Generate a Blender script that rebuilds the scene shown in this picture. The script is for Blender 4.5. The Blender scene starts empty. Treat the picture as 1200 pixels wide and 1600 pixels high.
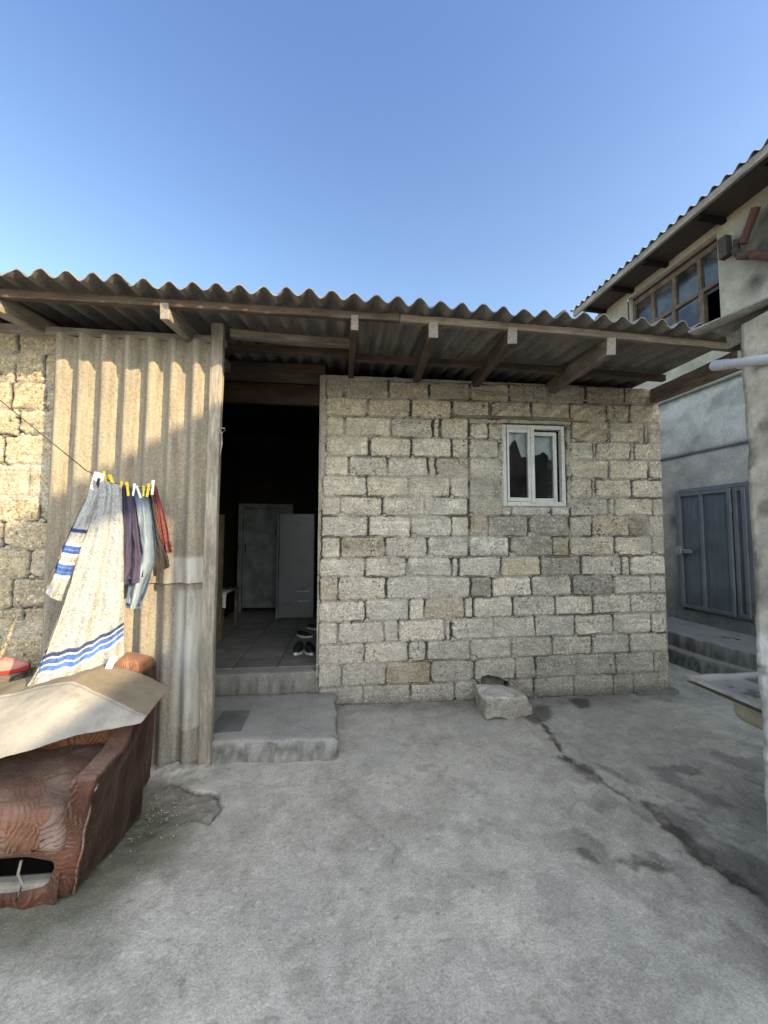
import bpy, math, random
import numpy as np
from mathutils import Vector, Matrix

random.seed(7)
rng = np.random.default_rng(11)
sc = bpy.context.scene
COL = sc.collection
ORG = {}

# ------------------------------------------------------------------ scene helpers
def tag(o, label=None, cat=None, group=None, kind=None):
    if label: o['label'] = label
    if cat: o['category'] = cat
    if group: o['group'] = group
    if kind: o['kind'] = kind
    return o

def thing(name, label, cat, loc=(0, 0, 0), rotz=0.0, group=None, kind=None):
    o = bpy.data.objects.new(name, None)
    o.empty_display_size = 0.1
    COL.objects.link(o)
    o.location = loc
    o.rotation_euler = (0, 0, rotz)
    tag(o, label, cat, group, kind)
    # parts of an unrotated thing are written in world coordinates, parts of a rotated one in its own frame
    ORG[o] = Vector(loc) if rotz == 0 else Vector((0, 0, 0))
    return o

def link(name, me, m, parent=None, smooth=False):
    o = bpy.data.objects.new(name, me)
    COL.objects.link(o)
    if m is not None:
        for mm in (m if isinstance(m, (list, tuple)) else [m]):
            me.materials.append(mm)
    if smooth:
        me.polygons.foreach_set('use_smooth', [True] * len(me.polygons))
    if parent is not None:
        o.parent = parent
        o.location = -ORG.get(parent, Vector((0, 0, 0)))
        ORG[o] = Vector((0, 0, 0))
    return o

def mesh(name, verts, faces, m, parent=None, smooth=False, col=None, uv=None):
    me = bpy.data.meshes.new(name)
    me.from_pydata([tuple(map(float, v)) for v in verts], [], [tuple(map(int, f)) for f in faces])
    if col is not None: set_col(me, col)
    me.update()
    return link(name, me, m, parent, smooth)

def set_col(me, col):
    a = me.color_attributes.new('col', 'FLOAT_COLOR', 'POINT')
    c = np.ones((len(me.vertices), 4), np.float32)
    c[:, :3] = col
    a.data.foreach_set('color', c.ravel())

def np_mesh(name, V, F, m, parent=None, smooth=True, col=None):
    """V (n,3), F (k,4) numpy quads"""
    me = bpy.data.meshes.new(name)
    V = np.ascontiguousarray(V, np.float32); F = np.ascontiguousarray(F, np.int32)
    me.vertices.add(len(V)); me.vertices.foreach_set('co', V.ravel())
    me.loops.add(F.size); me.loops.foreach_set('vertex_index', F.ravel())
    me.polygons.add(len(F))
    me.polygons.foreach_set('loop_start', np.arange(0, F.size, F.shape[1], dtype=np.int32))
    me.polygons.foreach_set('loop_total', np.full(len(F), F.shape[1], np.int32))
    me.update(calc_edges=True)
    me.validate()
    if col is not None: set_col(me, col)
    return link(name, me, m, parent, smooth)

def grid_faces(nu, nv, keep=None, flip=False):
    i = np.arange(nu - 1)[:, None] * nv + np.arange(nv - 1)[None, :]
    F = np.stack([i, i + nv, i + nv + 1, i + 1], -1)
    if flip: F = F[..., ::-1]
    F = F.reshape(-1, 4)
    if keep is not None: F = F[keep.ravel()]
    return F

class MB:
    """collects simple solids into one mesh"""
    def __init__(s): s.v = []; s.f = []
    def add(s, v, f):
        n = len(s.v); s.v += [tuple(p) for p in v]; s.f += [tuple(i + n for i in q) for q in f]; return s
    def box(s, x0, x1, y0, y1, z0, z1, j=0.0):
        r = lambda: random.uniform(-j, j)
        v = [(x + r(), y + r(), z + r()) for x in (x0, x1) for y in (y0, y1) for z in (z0, z1)]
        return s.add(v, [(0, 1, 3, 2), (4, 6, 7, 5), (0, 4, 5, 1), (2, 3, 7, 6), (0, 2, 6, 4), (1, 5, 7, 3)])
    def tube(s, pts, r, n=8, cap=True):
        pts = [Vector(p) for p in pts]; rings = []
        for i, p in enumerate(pts):
            d = (pts[min(i + 1, len(pts) - 1)] - pts[max(i - 1, 0)]).normalized()
            up = Vector((0, 0, 1)) if abs(d.z) < .95 else Vector((1, 0, 0))
            a = d.cross(up).normalized(); b = a.cross(d)
            rr = r[i] if isinstance(r, (list, tuple)) else r
            rings.append([p + (a * math.cos(t) + b * math.sin(t)) * rr for t in [2 * math.pi * k / n for k in range(n)]])
        v = [q for ring in rings for q in ring]; f = []
        for i in range(len(pts) - 1):
            for k in range(n):
                f.append((i * n + k, i * n + (k + 1) % n, (i + 1) * n + (k + 1) % n, (i + 1) * n + k))
        if cap: f += [tuple(range(n - 1, -1, -1)), tuple(range((len(pts) - 1) * n, len(pts) * n))]
        return s.add(v, f)
    def prism(s, poly, z0, z1):
        n = len(poly); v = [(x, y, z0) for x, y in poly] + [(x, y, z1) for x, y in poly]
        f = [tuple(range(n - 1, -1, -1)), tuple(range(n, 2 * n))] + [(i, (i + 1) % n, n + (i + 1) % n, n + i) for i in range(n)]
        return s.add(v, f)
    def build(s, name, m, parent=None, bevel=0, smooth=False):
        o = mesh(name, s.v, s.f, m, parent, smooth)
        if bevel:
            b = o.modifiers.new('bevel', 'BEVEL'); b.width = bevel; b.segments = 2; b.limit_method = 'ANGLE'; b.angle_limit = .6
        return o

# ------------------------------------------------------------------ numpy noise
def _hash(ix, iy, s):
    h = (ix.astype(np.int64) * 374761393 + iy.astype(np.int64) * 668265263 + s * 974634777) & 0xffffffff
    h = ((h ^ (h >> 13)) * 1274126177) & 0xffffffff
    return ((h ^ (h >> 16)) & 0xffffff) / float(0xffffff)
def vn(x, y, s=0):
    ix = np.floor(x); iy = np.floor(y); fx = x - ix; fy = y - iy
    fx = fx * fx * (3 - 2 * fx); fy = fy * fy * (3 - 2 * fy)
    a = _hash(ix, iy, s); b = _hash(ix + 1, iy, s); c = _hash(ix, iy + 1, s); d = _hash(ix + 1, iy + 1, s)
    return (a + (b - a) * fx) * (1 - fy) + (c + (d - c) * fx) * fy
def fbm(x, y, s=0, o=4):
    t = 0; a = .5; n = 0
    for k in range(o):
        t = t + a * vn(x * 2 ** k, y * 2 ** k, s + 17 * k); n += a; a *= .5
    return t / n
def sst(a, b, x):
    t = np.clip((x - a) / (b - a), 0, 1); return t * t * (3 - 2 * t)
def polydist(px, py, pts):
    d = np.full(px.shape, 9.0)
    for (x0, y0), (x1, y1) in zip(pts[:-1], pts[1:]):
        dx, dy = x1 - x0, y1 - y0; L = dx * dx + dy * dy + 1e-9
        t = np.clip(((px - x0) * dx + (py - y0) * dy) / L, 0, 1)
        d = np.minimum(d, np.hypot(px - x0 - t * dx, py - y0 - t * dy))
    return d
def inpoly(px, py, pts):
    r = np.zeros(px.shape, bool); n = len(pts)
    for i in range(n):
        x0, y0 = pts[i]; x1, y1 = pts[(i + 1) % n]
        c = ((y0 > py) != (y1 > py)) & (px < (x1 - x0) * (py - y0) / (y1 - y0 + 1e-12) + x0); r ^= c
    return r
def sdpoly(px, py, pts):
    d = polydist(px, py, list(pts) + [pts[0]]); return np.where(inpoly(px, py, pts), d, -d)
def lerp3(a, b, t): return np.asarray(a) * (1 - t)[..., None] + np.asarray(b) * t[..., None]

# ------------------------------------------------------------------ materials
class NT:
    def __init__(s, name):
        s.m = bpy.data.materials.new(name); s.m.use_nodes = True; s.t = s.m.node_tree
        s.b = s.t.nodes['Principled BSDF']; s.out = s.t.nodes['Material Output']
    def n(s, typ, ins=None, **kw):
        nd = s.t.nodes.new(typ)
        for k, v in kw.items(): setattr(nd, k, v)
        for k, v in (ins or {}).items(): s.set(nd.inputs[k], v)
        return nd
    def set(s, sock, v):
        if isinstance(v, bpy.types.NodeSocket): s.t.links.new(v, sock)
        else: sock.default_value = v
    def P(s, **kw):
        for k, v in kw.items(): s.set(s.b.inputs[k.replace('_', ' ')], v)
    def co(s, scale=(1, 1, 1), kind='Object'):
        t = s.n('ShaderNodeTexCoord'); mp = s.n('ShaderNodeMapping', {'Vector': t.outputs[kind], 'Scale': scale}); return mp.outputs[0]
    def noise(s, co, scale, detail=4, rough=.55, dist=0):
        return s.n('ShaderNodeTexNoise', {'Vector': co, 'Scale': scale, 'Detail': detail, 'Roughness': rough, 'Distortion': dist}).outputs['Fac']
    def vor(s, co, scale, feature='F1', rnd=1.0):
        return s.n('ShaderNodeTexVoronoi', {'Vector': co, 'Scale': scale, 'Randomness': rnd}, feature=feature).outputs['Distance']
    def ramp(s, f, stops, interp='LINEAR'):
        r = s.n('ShaderNodeValToRGB', {'Fac': f}); e = r.color_ramp.elements; r.color_ramp.interpolation = interp
        for i, (p, c) in enumerate(stops):
            el = e[i] if i < 2 else e.new(p)
            el.position = p; el.color = (c if isinstance(c, (tuple, list)) else (c, c, c)) + ((1,) if not isinstance(c, (tuple, list)) or len(c) == 3 else ()) if isinstance(c, tuple) else (c, c, c, 1)
        return r.outputs[0]
    def mr(s, f, a, b, c, d):
        return s.n('ShaderNodeMapRange', {'Value': f, 'From Min': a, 'From Max': b, 'To Min': c, 'To Max': d}).outputs[0]
    def mix(s, f, a, b, mode='MIX'):
        nd = s.n('ShaderNodeMix', data_type='RGBA', blend_type=mode, clamp_factor=True)
        s.set(nd.inputs[0], f)
        for k, v in ((6, a), (7, b)):
            if isinstance(v, (int, float)): v = (v, v, v, 1)
            elif isinstance(v, (tuple, list)) and len(v) == 3: v = tuple(v) + (1,)
            s.set(nd.inputs[k], v)
        return nd.outputs[2]
    def mul(s, a, b): return s.mix(1.0, a, b, 'MULTIPLY')
    def math(s, op, a, b=0.0):
        nd = s.n('ShaderNodeMath', operation=op); s.set(nd.inputs[0], a); s.set(nd.inputs[1], b); return nd.outputs[0]
    def attr(s, name='col'): return s.n('ShaderNodeAttribute', attribute_name=name).outputs['Color']
    def bump(s, h, strength=.5, dist=.01, prev=None):
        nd = s.n('ShaderNodeBump', {'Height': h, 'Strength': strength, 'Distance': dist})
        if prev is not None: s.set(nd.inputs['Normal'], prev)
        return nd.outputs[0]

def mat_shellstone():
    q = NT('shell_limestone'); co = q.co()
    base = q.attr()
    n1 = q.noise(co, 9, 5, .6); n2 = q.noise(co, 75, 3, .7)
    band = q.noise(q.co((1.2, 1, 14)), 5, 3, .6)
    c = q.mul(base, q.mr(n1, .3, .7, .84, 1.14))
    c = q.mul(c, q.mr(n2, .32, .68, .7, 1.3))
    c = q.mul(c, q.mr(band, .35, .65, .88, 1.1))
    v = q.vor(co, 62); pit = q.mr(v, .12, .34, 0.0, 1.0)
    mask = q.mr(q.noise(co, 22, 3), .44, .56, 0, 1)
    pitm = q.math('MAXIMUM', pit, q.math('SUBTRACT', 1.0, mask))
    c = q.mul(c, q.mr(pitm, 0, 1, .45, 1.0))
    v2 = q.mr(q.noise(co, 130, 2, .6), .58, .72, 0, 1)
    c = q.mix(q.math('MULTIPLY', v2, .35), c, (.62, .58, .48))
    q.P(Base_Color=c, Roughness=.95)
    q.b.inputs['Specular IOR Level'].default_value = .2
    b = q.bump(pitm, .7, .008); b = q.bump(n2, .6, .006, b); b = q.bump(q.noise(co, 28, 4, .65), .6, .012, b)
    q.P(Normal=b); return q.m

def mat_asbestos(name, base, spots=(.12, .11, .09), warm=(.40, .34, .25), streakdir=(9, 9, .7), dirt=.55, lime=None):
    q = NT(name); co = q.co()
    n1 = q.noise(co, 3.5, 5, .65); n2 = q.noise(co, 60, 4, .75); st = q.noise(q.co(streakdir), 3, 4, .6)
    c = q.mix(q.mr(n1, .35, .65, 0, 1), base, warm)
    c = q.mul(c, q.mr(st, .3, .7, 1 - dirt * .55, 1.12))
    c = q.mul(c, q.mr(n2, .3, .7, .68, 1.3))
    sp = q.mr(q.vor(co, 85), .0, .3, 1, 0); spm = q.mr(q.noise(co, 12, 3), .42, .62, 0, 1)
    c = q.mix(q.math('MULTIPLY', sp, spm), c, spots)
    if lime:
        xyz = q.n('ShaderNodeSeparateXYZ'); q.set(xyz.inputs[0], co); x_, z_ = xyz.outputs[0], xyz.outputs[2]
        m_ = q.math('MULTIPLY', q.mr(x_, lime[0], lime[0] + .05, 0, 1), q.math('MULTIPLY', q.mr(z_, lime[1] - .02, lime[1], 0, 1), q.mr(z_, lime[2], lime[2] + .03, 1, 0)))
        c = q.mix(q.math('MULTIPLY', m_, q.mr(q.noise(q.co((14, 14, 2)), 1.0, 3), .35, .6, .15, .8)), c, (.50, .50, .48))
    q.P(Base_Color=c, Roughness=.93); q.b.inputs['Specular IOR Level'].default_value = .25
    b = q.bump(n2, .45, .005); b = q.bump(q.noise(co, 14, 4), .3, .01, b); q.P(Normal=b)
    return q.m

ENDV = {}
def mat_wood(name, a, b, rough=.85, grain=1.0, end=False):
    if not end: keep_ = mat_wood(name + '_sawn', a, b, rough, grain, True)
    q = NT(name); co = q.co((1.6, 22, 22)); oi = q.n('ShaderNodeObjectInfo')
    off = q.n('ShaderNodeVectorMath', operation='ADD'); q.set(off.inputs[0], co)
    sv = q.n('ShaderNodeVectorMath', operation='SCALE'); q.set(sv.inputs[0], (13.1, 7.7, 3.3)); q.set(sv.inputs['Scale'], oi.outputs['Random']); q.set(off.inputs[1], sv.outputs[0])
    g = q.noise(off.outputs[0], 3, 6, .7, .6); g2 = q.noise(off.outputs[0], 14, 3, .7); big = q.noise(q.co((1, 3, 3)), 3.0, 4, .6)
    c = q.mix(q.mr(g, .33, .67, 0, 1), a, b)
    c = q.mul(c, q.mr(g2, .3, .7, 1 - .3 * grain, 1 + .2 * grain)); c = q.mul(c, q.mr(big, .35, .7, .6, 1.15))
    if end:
        ex = q.n('ShaderNodeSeparateXYZ'); q.set(ex.inputs[0], q.co()); c = q.mix(q.mr(ex.outputs[0], .001, .006, q.mr(g2, .35, .6, .2, .85) if False else .62, 0), c, q.mul((.33, .31, .275, 1), q.mr(q.noise(q.co((20, 40, 40)), 2, 4, .7), .3, .7, .45, 1.3)))
    q.P(Base_Color=c, Roughness=rough); q.b.inputs['Specular IOR Level'].default_value = .25
    q.P(Normal=q.bump(g2, .5, .004, q.bump(g, .6, .008)))
    if not end: ENDV[q.m.name] = keep_
    return q.m

def mat_attr(name, rough=.93, n_small=70, amt=.22, bump=.5, n_mid=6, amt_mid=.12, spec=.25, speck=0.0, bdist=.006):
    q = NT(name); co = q.co(); c = q.attr()
    n2 = q.noise(co, n_small, 4, .7); n1 = q.noise(co, n_mid, 5, .62)
    c = q.mul(c, q.mr(n1, .3, .7, 1 - amt_mid, 1 + amt_mid)); c = q.mul(c, q.mr(n2, .3, .7, 1 - amt, 1 + amt))
    if speck:
        s1 = q.mr(q.vor(co, 48), .0, .16, 1, 0); c = q.mix(q.math('MULTIPLY', s1, q.mr(q.noise(co, 3.3, 3), .5, .66, 0, speck)), c, (.5, .5, .47))
        s2 = q.mr(q.vor(q.co((1.3, 1.1, 1)), 36), .0, .13, 1, 0); c = q.mix(q.math('MULTIPLY', s2, q.mr(q.noise(co, 2.1, 4), .46, .66, 0, speck * 1.3)), c, (.07, .07, .065))
    if speck:
        n3 = q.noise(co, 260, 3, .75); c = q.mul(c, q.mr(n3, .3, .7, .80, 1.2)); s3 = q.mr(q.vor(co, 130), .0, .22, 1, 0); c = q.mix(q.math('MULTIPLY', s3, q.mr(q.noise(co, 6, 4), .45, .62, 0, .55)), c, (.11, .105, .095))
        s4 = q.mr(q.vor(q.co((1.1, 1, 1)), 95), .0, .17, 1, 0); c = q.mix(q.math('MULTIPLY', s4, q.mr(q.noise(co, 4.5, 4), .47, .62, 0, .6)), c, (.58, .57, .53))
    q.P(Base_Color=c, Roughness=rough); q.b.inputs['Specular IOR Level'].default_value = spec
    q.P(Normal=q.bump(n2, bump, bdist, q.bump(q.noise(co, n_small * .3, 4, .6), bump * .7, bdist * 2))); return q.m

def mat_plain(name, c, rough=.6, var=.15, scale=12, bump=.15, metal=0, spec=.4, small=60):
    q = NT(name); co = q.co(); n1 = q.noise(co, scale, 5, .62); n2 = q.noise(co, small, 3, .7)
    cc = q.mul(tuple(c) + (1,), q.mr(n1, .3, .7, 1 - var, 1 + var)); cc = q.mul(cc, q.mr(n2, .3, .7, 1 - var * .5, 1 + var * .5))
    q.P(Base_Color=cc, Roughness=q.mr(n1, .3, .7, max(0.05, rough - .12), min(1, rough + .1)), Metallic=metal); q.b.inputs['Specular IOR Level'].default_value = spec
    q.P(Normal=q.bump(n2, bump, .004)); return q.m

def mat_velour(name='patterned_velour', b1=(.19, .135, .115), b2=(.27, .195, .168), orange=.65, line=.9, side=.38):
    q = NT(name); co = q.co()
    n1 = q.noise(co, 5.5, 5, .62); n2 = q.noise(co, 220, 2, .7)
    sp_ = q.n('ShaderNodeSeparateXYZ'); q.set(sp_.inputs[0], co); pv = q.n('ShaderNodeCombineXYZ'); q.set(pv.inputs[0], q.math('ADD', sp_.outputs[0], q.math('MULTIPLY', sp_.outputs[1], .6))); q.set(pv.inputs[1], q.math('ADD', sp_.outputs[2], q.math('MULTIPLY', sp_.outputs[1], -.8)))
    wob = q.n('ShaderNodeVectorMath', operation='ADD'); q.set(wob.inputs[0], pv.outputs[0])
    nz = q.n('ShaderNodeTexNoise', {'Vector': pv.outputs[0], 'Scale': 6.0, 'Detail': 3.0}); sc_ = q.n('ShaderNodeVectorMath', operation='SCALE'); q.set(sc_.inputs[0], nz.outputs['Color']); sc_.inputs['Scale'].default_value = .12; q.set(wob.inputs[1], sc_.outputs[0])
    vo = q.n('ShaderNodeTexVoronoi', {'Vector': wob.outputs[0], 'Scale': 8.0, 'Randomness': 1.0}, voronoi_dimensions='2D'); sr = q.n('ShaderNodeSeparateColor'); q.set(sr.inputs[0], vo.outputs['Color'])
    rot = q.n('ShaderNodeVectorRotate', rotation_type='AXIS_ANGLE'); q.set(rot.inputs['Vector'], wob.outputs[0]); rot.inputs['Axis'].default_value = (0, 0, 1); q.set(rot.inputs['Angle'], q.math('MULTIPLY', sr.outputs[0], 2.8))
    wv = q.n('ShaderNodeTexWave', {'Vector': rot.outputs[0], 'Scale': 13.0, 'Distortion': 2.2, 'Detail': 2.0, 'Detail Scale': 1.6, 'Detail Roughness': .6}, wave_type='BANDS', bands_direction='X').outputs['Fac']
    w = q.mr(wv, .66, .98, 0, 1)
    c = q.mix(q.mr(n1, .36, .64, 0, 1), b1, b2)
    c = q.mix(q.mr(sr.outputs[1], .60, .72, 0, orange), c, (.20, .075, .034))
    c = q.mix(q.math('MULTIPLY', w, q.mr(q.noise(co, 16, 4, .6), .38, .60, .03, line)), c, (.085, .034, .020))
    c = q.mix(q.math('MULTIPLY', q.mr(wv, .30, .12, 0, 1), q.mr(q.noise(co, 14, 3), .45, .6, 0, .4)), c, (.30, .22, .185))  # satin streak highlights put into the colour
    weave = q.mr(q.noise(q.co((420, 420, 420)), 1.0, 1), .35, .65, .8, 1.2); c = q.mul(c, weave)
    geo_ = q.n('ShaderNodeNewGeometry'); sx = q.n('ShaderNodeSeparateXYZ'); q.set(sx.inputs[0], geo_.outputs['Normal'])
    c = q.mix(q.mr(sx.outputs[2], .45, .9, 0, .40), c, (.25, .175, .148)); c = q.mul(c, q.mr(sx.outputs[0], .45, .95, 1, side))  # lit tops and shaded side faces put into the colour by normal
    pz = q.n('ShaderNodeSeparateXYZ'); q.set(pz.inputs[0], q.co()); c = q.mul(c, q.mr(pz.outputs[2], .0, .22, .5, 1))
    c = q.mul(c, q.mr(n2, .3, .7, .8, 1.2)); c = q.mul(c, q.mr(q.noise(co, 3.2, 5), .35, .7, .62, 1.15))
    q.P(Base_Color=c, Roughness=.97); q.b.inputs['Specular IOR Level'].default_value = .06
    try: q.P(Sheen_Weight=.10, Sheen_Roughness=.5); q.b.inputs['Sheen Tint'].default_value = (.8, .66, .6, 1)
    except Exception: pass
    q.P(Normal=q.bump(n2, .5, .003, q.bump(n1, .10, .004, q.bump(q.noise(q.co((5, 5, 2.2)), 2.2, 4, .6), .55, .03)))); return q.m

def mat_glass(name, tint=(.9, .95, .95), rough=.08, haze=.12, ior=1.55):
    q = NT(name); t = q.t; co = q.co()
    tr = q.n('ShaderNodeBsdfTransparent', {'Color': tuple(tint) + (1,)})
    gl = q.n('ShaderNodeBsdfGlossy', {'Color': (.9, .92, .95, 1), 'Roughness': rough})
    df = q.n('ShaderNodeBsdfDiffuse', {'Color': (.5, .5, .48, 1)})
    lw = q.n('ShaderNodeFresnel', {'IOR': ior})
    m1 = q.n('ShaderNodeMixShader'); q.set(m1.inputs[0], lw.outputs[0]); q.set(m1.inputs[1], tr.outputs[0]); q.set(m1.inputs[2], gl.outputs[0])
    m2 = q.n('ShaderNodeMixShader'); q.set(m2.inputs[0], q.mr(q.noise(co, 3.5, 5, .7), .40, .75, haze * .4, haze * 2.5)); q.set(m2.inputs[1], m1.outputs[0]); q.set(m2.inputs[2], df.outputs[0])
    t.links.new(m2.outputs[0], q.out.inputs[0]); return q.m

def mat_chipped():
    q = NT('chipped_white_paint'); co = q.co(); n1 = q.noise(co, 9, 5, .65); n2 = q.noise(co, 45, 4, .7)
    c = q.mix(q.mr(n1, .45, .75, 0, .55), (.56, .57, .56), (.36, .34, .29)); c = q.mix(q.mr(n2, .60, .66, 0, .8), c, (.20, .16, .12))
    q.P(Base_Color=c, Roughness=.6, Normal=q.bump(n2, .4, .003)); return q.m
def mat_paint(name, base):
    q = NT(name); co = q.co(); n1 = q.noise(co, 3.5, 5, .65); n2 = q.noise(co, 28, 5, .7); st = q.noise(q.co((9, 9, .8)), 3, 4, .6)
    c = q.mul(tuple(base) + (1,), q.mr(n1, .3, .7, .78, 1.2)); c = q.mul(c, q.mr(st, .3, .7, .82, 1.12))
    c = q.mix(q.mr(n2, .64, .70, 0, .75), c, (.075, .045, .03)); c = q.mix(q.mr(q.noise(q.co((3, 14, 40)), 1.5, 2, .5), .70, .74, 0, .5), c, (.30, .31, .32))
    xyz = q.n('ShaderNodeSeparateXYZ'); q.set(xyz.inputs[0], co); c = q.mul(c, q.mr(xyz.outputs[2], .5, .95, .62, 1))
    q.P(Base_Color=c, Roughness=q.mr(n1, .3, .7, .42, .65), Normal=q.bump(q.noise(co, 4, 3), .25, .02, q.bump(n2, .2, .003))); return q.m
M = {}
M['stone'] = mat_shellstone()
M['ground'] = mat_attr('yard_concrete', .9, 95, .24, .7, 5, .10, .3, .8)
M['sheet'] = mat_asbestos('asbestos_sheet', (.25, .232, .192), warm=(.295, .262, .205), lime=(-1.05, 1.2, 1.44))
M['sheet_pale'] = mat_asbestos('asbestos_sheet_pale', (.265, .256, .23), warm=(.30, .27, .218), lime=(-1.0, .25, 1.2))
M['roof'] = mat_asbestos('old_roof_sheet', (.20, .195, .18), warm=(.235, .21, .18), streakdir=(5, .6, 5), dirt=.55)
M['roof2'] = mat_asbestos('grey_roof_sheet', (.25, .25, .24), warm=(.30, .29, .26), streakdir=(8, .8, 8))
M['wood'] = mat_wood('weathered_wood', (.30, .26, .21), (.15, .115, .085))
M['wood_dark'] = mat_wood('dark_wood', (.145, .108, .082), (.065, .047, .036))
M['wood_pale'] = mat_wood('bleached_wood', (.40, .37, .32), (.22, .19, .155))
M['wood_brown'] = mat_wood('old_brown_frame', (.235, .18, .135), (.13, .092, .065))
M['wood_red'] = mat_wood('reddish_wood', (.060, .036, .026), (.032, .02, .014))
M['wood_orange'] = mat_wood('varnished_wood', (.55, .25, .07), (.38, .15, .04), .5)
M['concrete'] = mat_attr('step_concrete', .92, 60, .2, .6, 6, .15, .25, .4)
M['plaster'] = mat_attr('house_plaster', .93, 34, .16, .5, 3.5, .16, .2, 0, .012)
M['dark'] = mat_plain('unlit_dark', (.016, .014, .013), .95, .3, 4, .3, 0, .1)  # near-black base puts the darkness of unlit interiors into the colour
M['tile'] = None
M['cloth'] = mat_attr('cotton_cloth', .95, 260, .12, .6, 14, .08, .1, 0, .003)
M['terry'] = mat_attr('terry_cloth', .98, 95, .30, 1.0, 16, .10, .05, 0, .009)
M['white_paint'] = mat_chipped()
M['enamel'] = mat_plain('stained_enamel', (.50, .50, .48), .35, .3, 7, .1)
M['enamel_attr'] = mat_attr('worn_enamel', .4, 60, .1, .1, 8, .12, .5)
M['enamel_under'] = mat_plain('beige_underside', (.36, .31, .22), .55, .15, 9, .1)
M['fridge'] = mat_plain('fridge_paint', (.12, .14, .155), .35, .06, 3, .05)
M['door_white'] = mat_plain('grimy_white_paint', (.10, .115, .125), .6, .5, 5, .1)
M['blue_metal'] = mat_paint('blue_grey_paint', (.100, .116, .135))
M['blue_metal2'] = mat_paint('blue_grey_frame', (.140, .152, .168))
M['steel'] = mat_plain('dull_steel', (.30, .30, .30), .45, .2, 10, .1, .7)
M['rust'] = mat_plain('rusty_iron', (.075, .032, .021), .85, .35, 16, .4)
M['soot'] = mat_plain('blackened_iron', (.05, .04, .035), .85, .3, 16, .3)
M['pvc'] = mat_plain('grey_plastic', (.46, .46, .48), .45, .05, 5, .03)
M['plaster_pale'] = mat_plain('pale_render', (.46, .44, .40), .95, .28, 5, .9, 0, .15, 40)
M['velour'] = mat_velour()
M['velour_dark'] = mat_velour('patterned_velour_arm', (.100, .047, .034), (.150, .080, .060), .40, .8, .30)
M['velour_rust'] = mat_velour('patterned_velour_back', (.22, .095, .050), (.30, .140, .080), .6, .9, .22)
M['grit'] = mat_plain('grit', (.27, .26, .23), .95, .4, 30, .3, 0, .1)
M['black'] = mat_plain('black_rubber', (.014, .014, .015), .6, .2, 20, .1)
M['sole'] = mat_plain('white_sole', (.55, .55, .54), .6, .1, 20, .1)
M['red'] = mat_plain('red_rubber', (.30, .025, .022), .45, .12, 20, .1)
M['pink'] = mat_plain('pale_pink_rubber', (.42, .17, .16), .5, .15, 20, .1)
M['yellow'] = mat_plain('yellow_plastic', (.80, .62, .03), .4, .05, 20, .02)
M['white'] = mat_plain('white_plastic', (.80, .80, .80), .4, .05, 20, .02)
M['wire'] = mat_plain('dark_wire', (.045, .04, .035), .6, .1, 20, .02)
M['rope'] = mat_plain('grey_cord', (.34, .31, .27), .8, .1, 20, .02)
M['glass'] = mat_glass('dusty_glass', (.80, .86, .9), .04, .02, 1.30)
M['glass_old'] = mat_glass('hazy_glass', (.36, .40, .44), .10, .10)
M['rag'] = mat_plain('grey_rag', (.44, .46, .46), .95, .25, 9, .2)
M['padding'] = mat_plain('exposed_padding', (.20, .19, .17), .95, .2, 12, .4)
M['lino'] = mat_attr('linoleum_back', .85, 120, .1, .35, 7, .14, .25, 0, .003)
M['slate'] = mat_plain('dark_slate', (.12, .122, .125), .7, .25, 9, .2)

def mat_tile():
    q = NT('old_floor_tile'); co = q.co()
    br = q.n('ShaderNodeTexBrick', {'Vector': co, 'Scale': 1.0, 'Mortar Size': .008, 'Brick Width': .42, 'Row Height': .42, 'Color1': (.15, .15, .145, 1), 'Color2': (.19, .185, .175, 1), 'Mortar': (.07, .068, .064, 1)})
    br.offset = 0.0
    c = q.mul(br.outputs[0], q.mr(q.noise(co, 6, 5), .3, .7, .7, 1.25)); c = q.mul(c, q.mr(q.noise(co, 60, 3), .3, .7, .85, 1.15))
    q.P(Base_Color=c, Roughness=.6, Normal=q.bump(br.outputs['Fac'], -.4, .004)); return q.m
M['tile'] = mat_tile()

# ------------------------------------------------------------------ builders
def plank(name, p0, p1, w, h, m, parent=None, n=8, jit=.004, up=(0, 0, 1), bevel=.004):
    """sawn timber from p0 to p1, its length on local X; w across, h up"""
    p0 = Vector(p0); p1 = Vector(p1); L = (p1 - p0).length; x = (p1 - p0).normalized()
    y = Vector(up).cross(x).normalized(); z = x.cross(y)
    vs = []; fs = []; dy = random.uniform(0, 9); 
    for i in range(n + 1):
        t = i / n; ox = L * t
        bw = w / 2 * (1 + random.uniform(-.04, .04)); bh = h / 2 * (1 + random.uniform(-.04, .04))
        cy = jit * math.sin(dy + 4 * t) ; cz = jit * math.cos(dy * 2 + 5 * t)
        for a, b in ((-1, -1), (1, -1), (1, 1), (-1, 1)):
            vs.append((ox, cy + a * bw + random.uniform(-jit, jit) * .4, cz + b * bh + random.uniform(-jit, jit) * .4))
    for i in range(n):
        for k in range(4):
            fs.append((i * 4 + k, i * 4 + (k + 1) % 4, i * 4 + 4 + (k + 1) % 4, i * 4 + 4 + k))
    fs += [(3, 2, 1, 0), (n * 4, n * 4 + 1, n * 4 + 2, n * 4 + 3)]
    fs = [f[::-1] for f in fs]
    me = bpy.data.meshes.new(name); me.from_pydata(vs, [], fs); me.update()
    o = link(name, me, ENDV.get(m.name, m), parent)
    R = Matrix((x, y, z)).transposed().to_4x4(); R.translation = p0 - (ORG.get(parent, Vector((0, 0, 0))) if parent else Vector((0, 0, 0)))
    o.matrix_basis = R
    if bevel:
        b = o.modifiers.new('bevel', 'BEVEL'); b.width = bevel; b.segments = 1; b.limit_method = 'ANGLE'; b.angle_limit = .7
    return o

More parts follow.
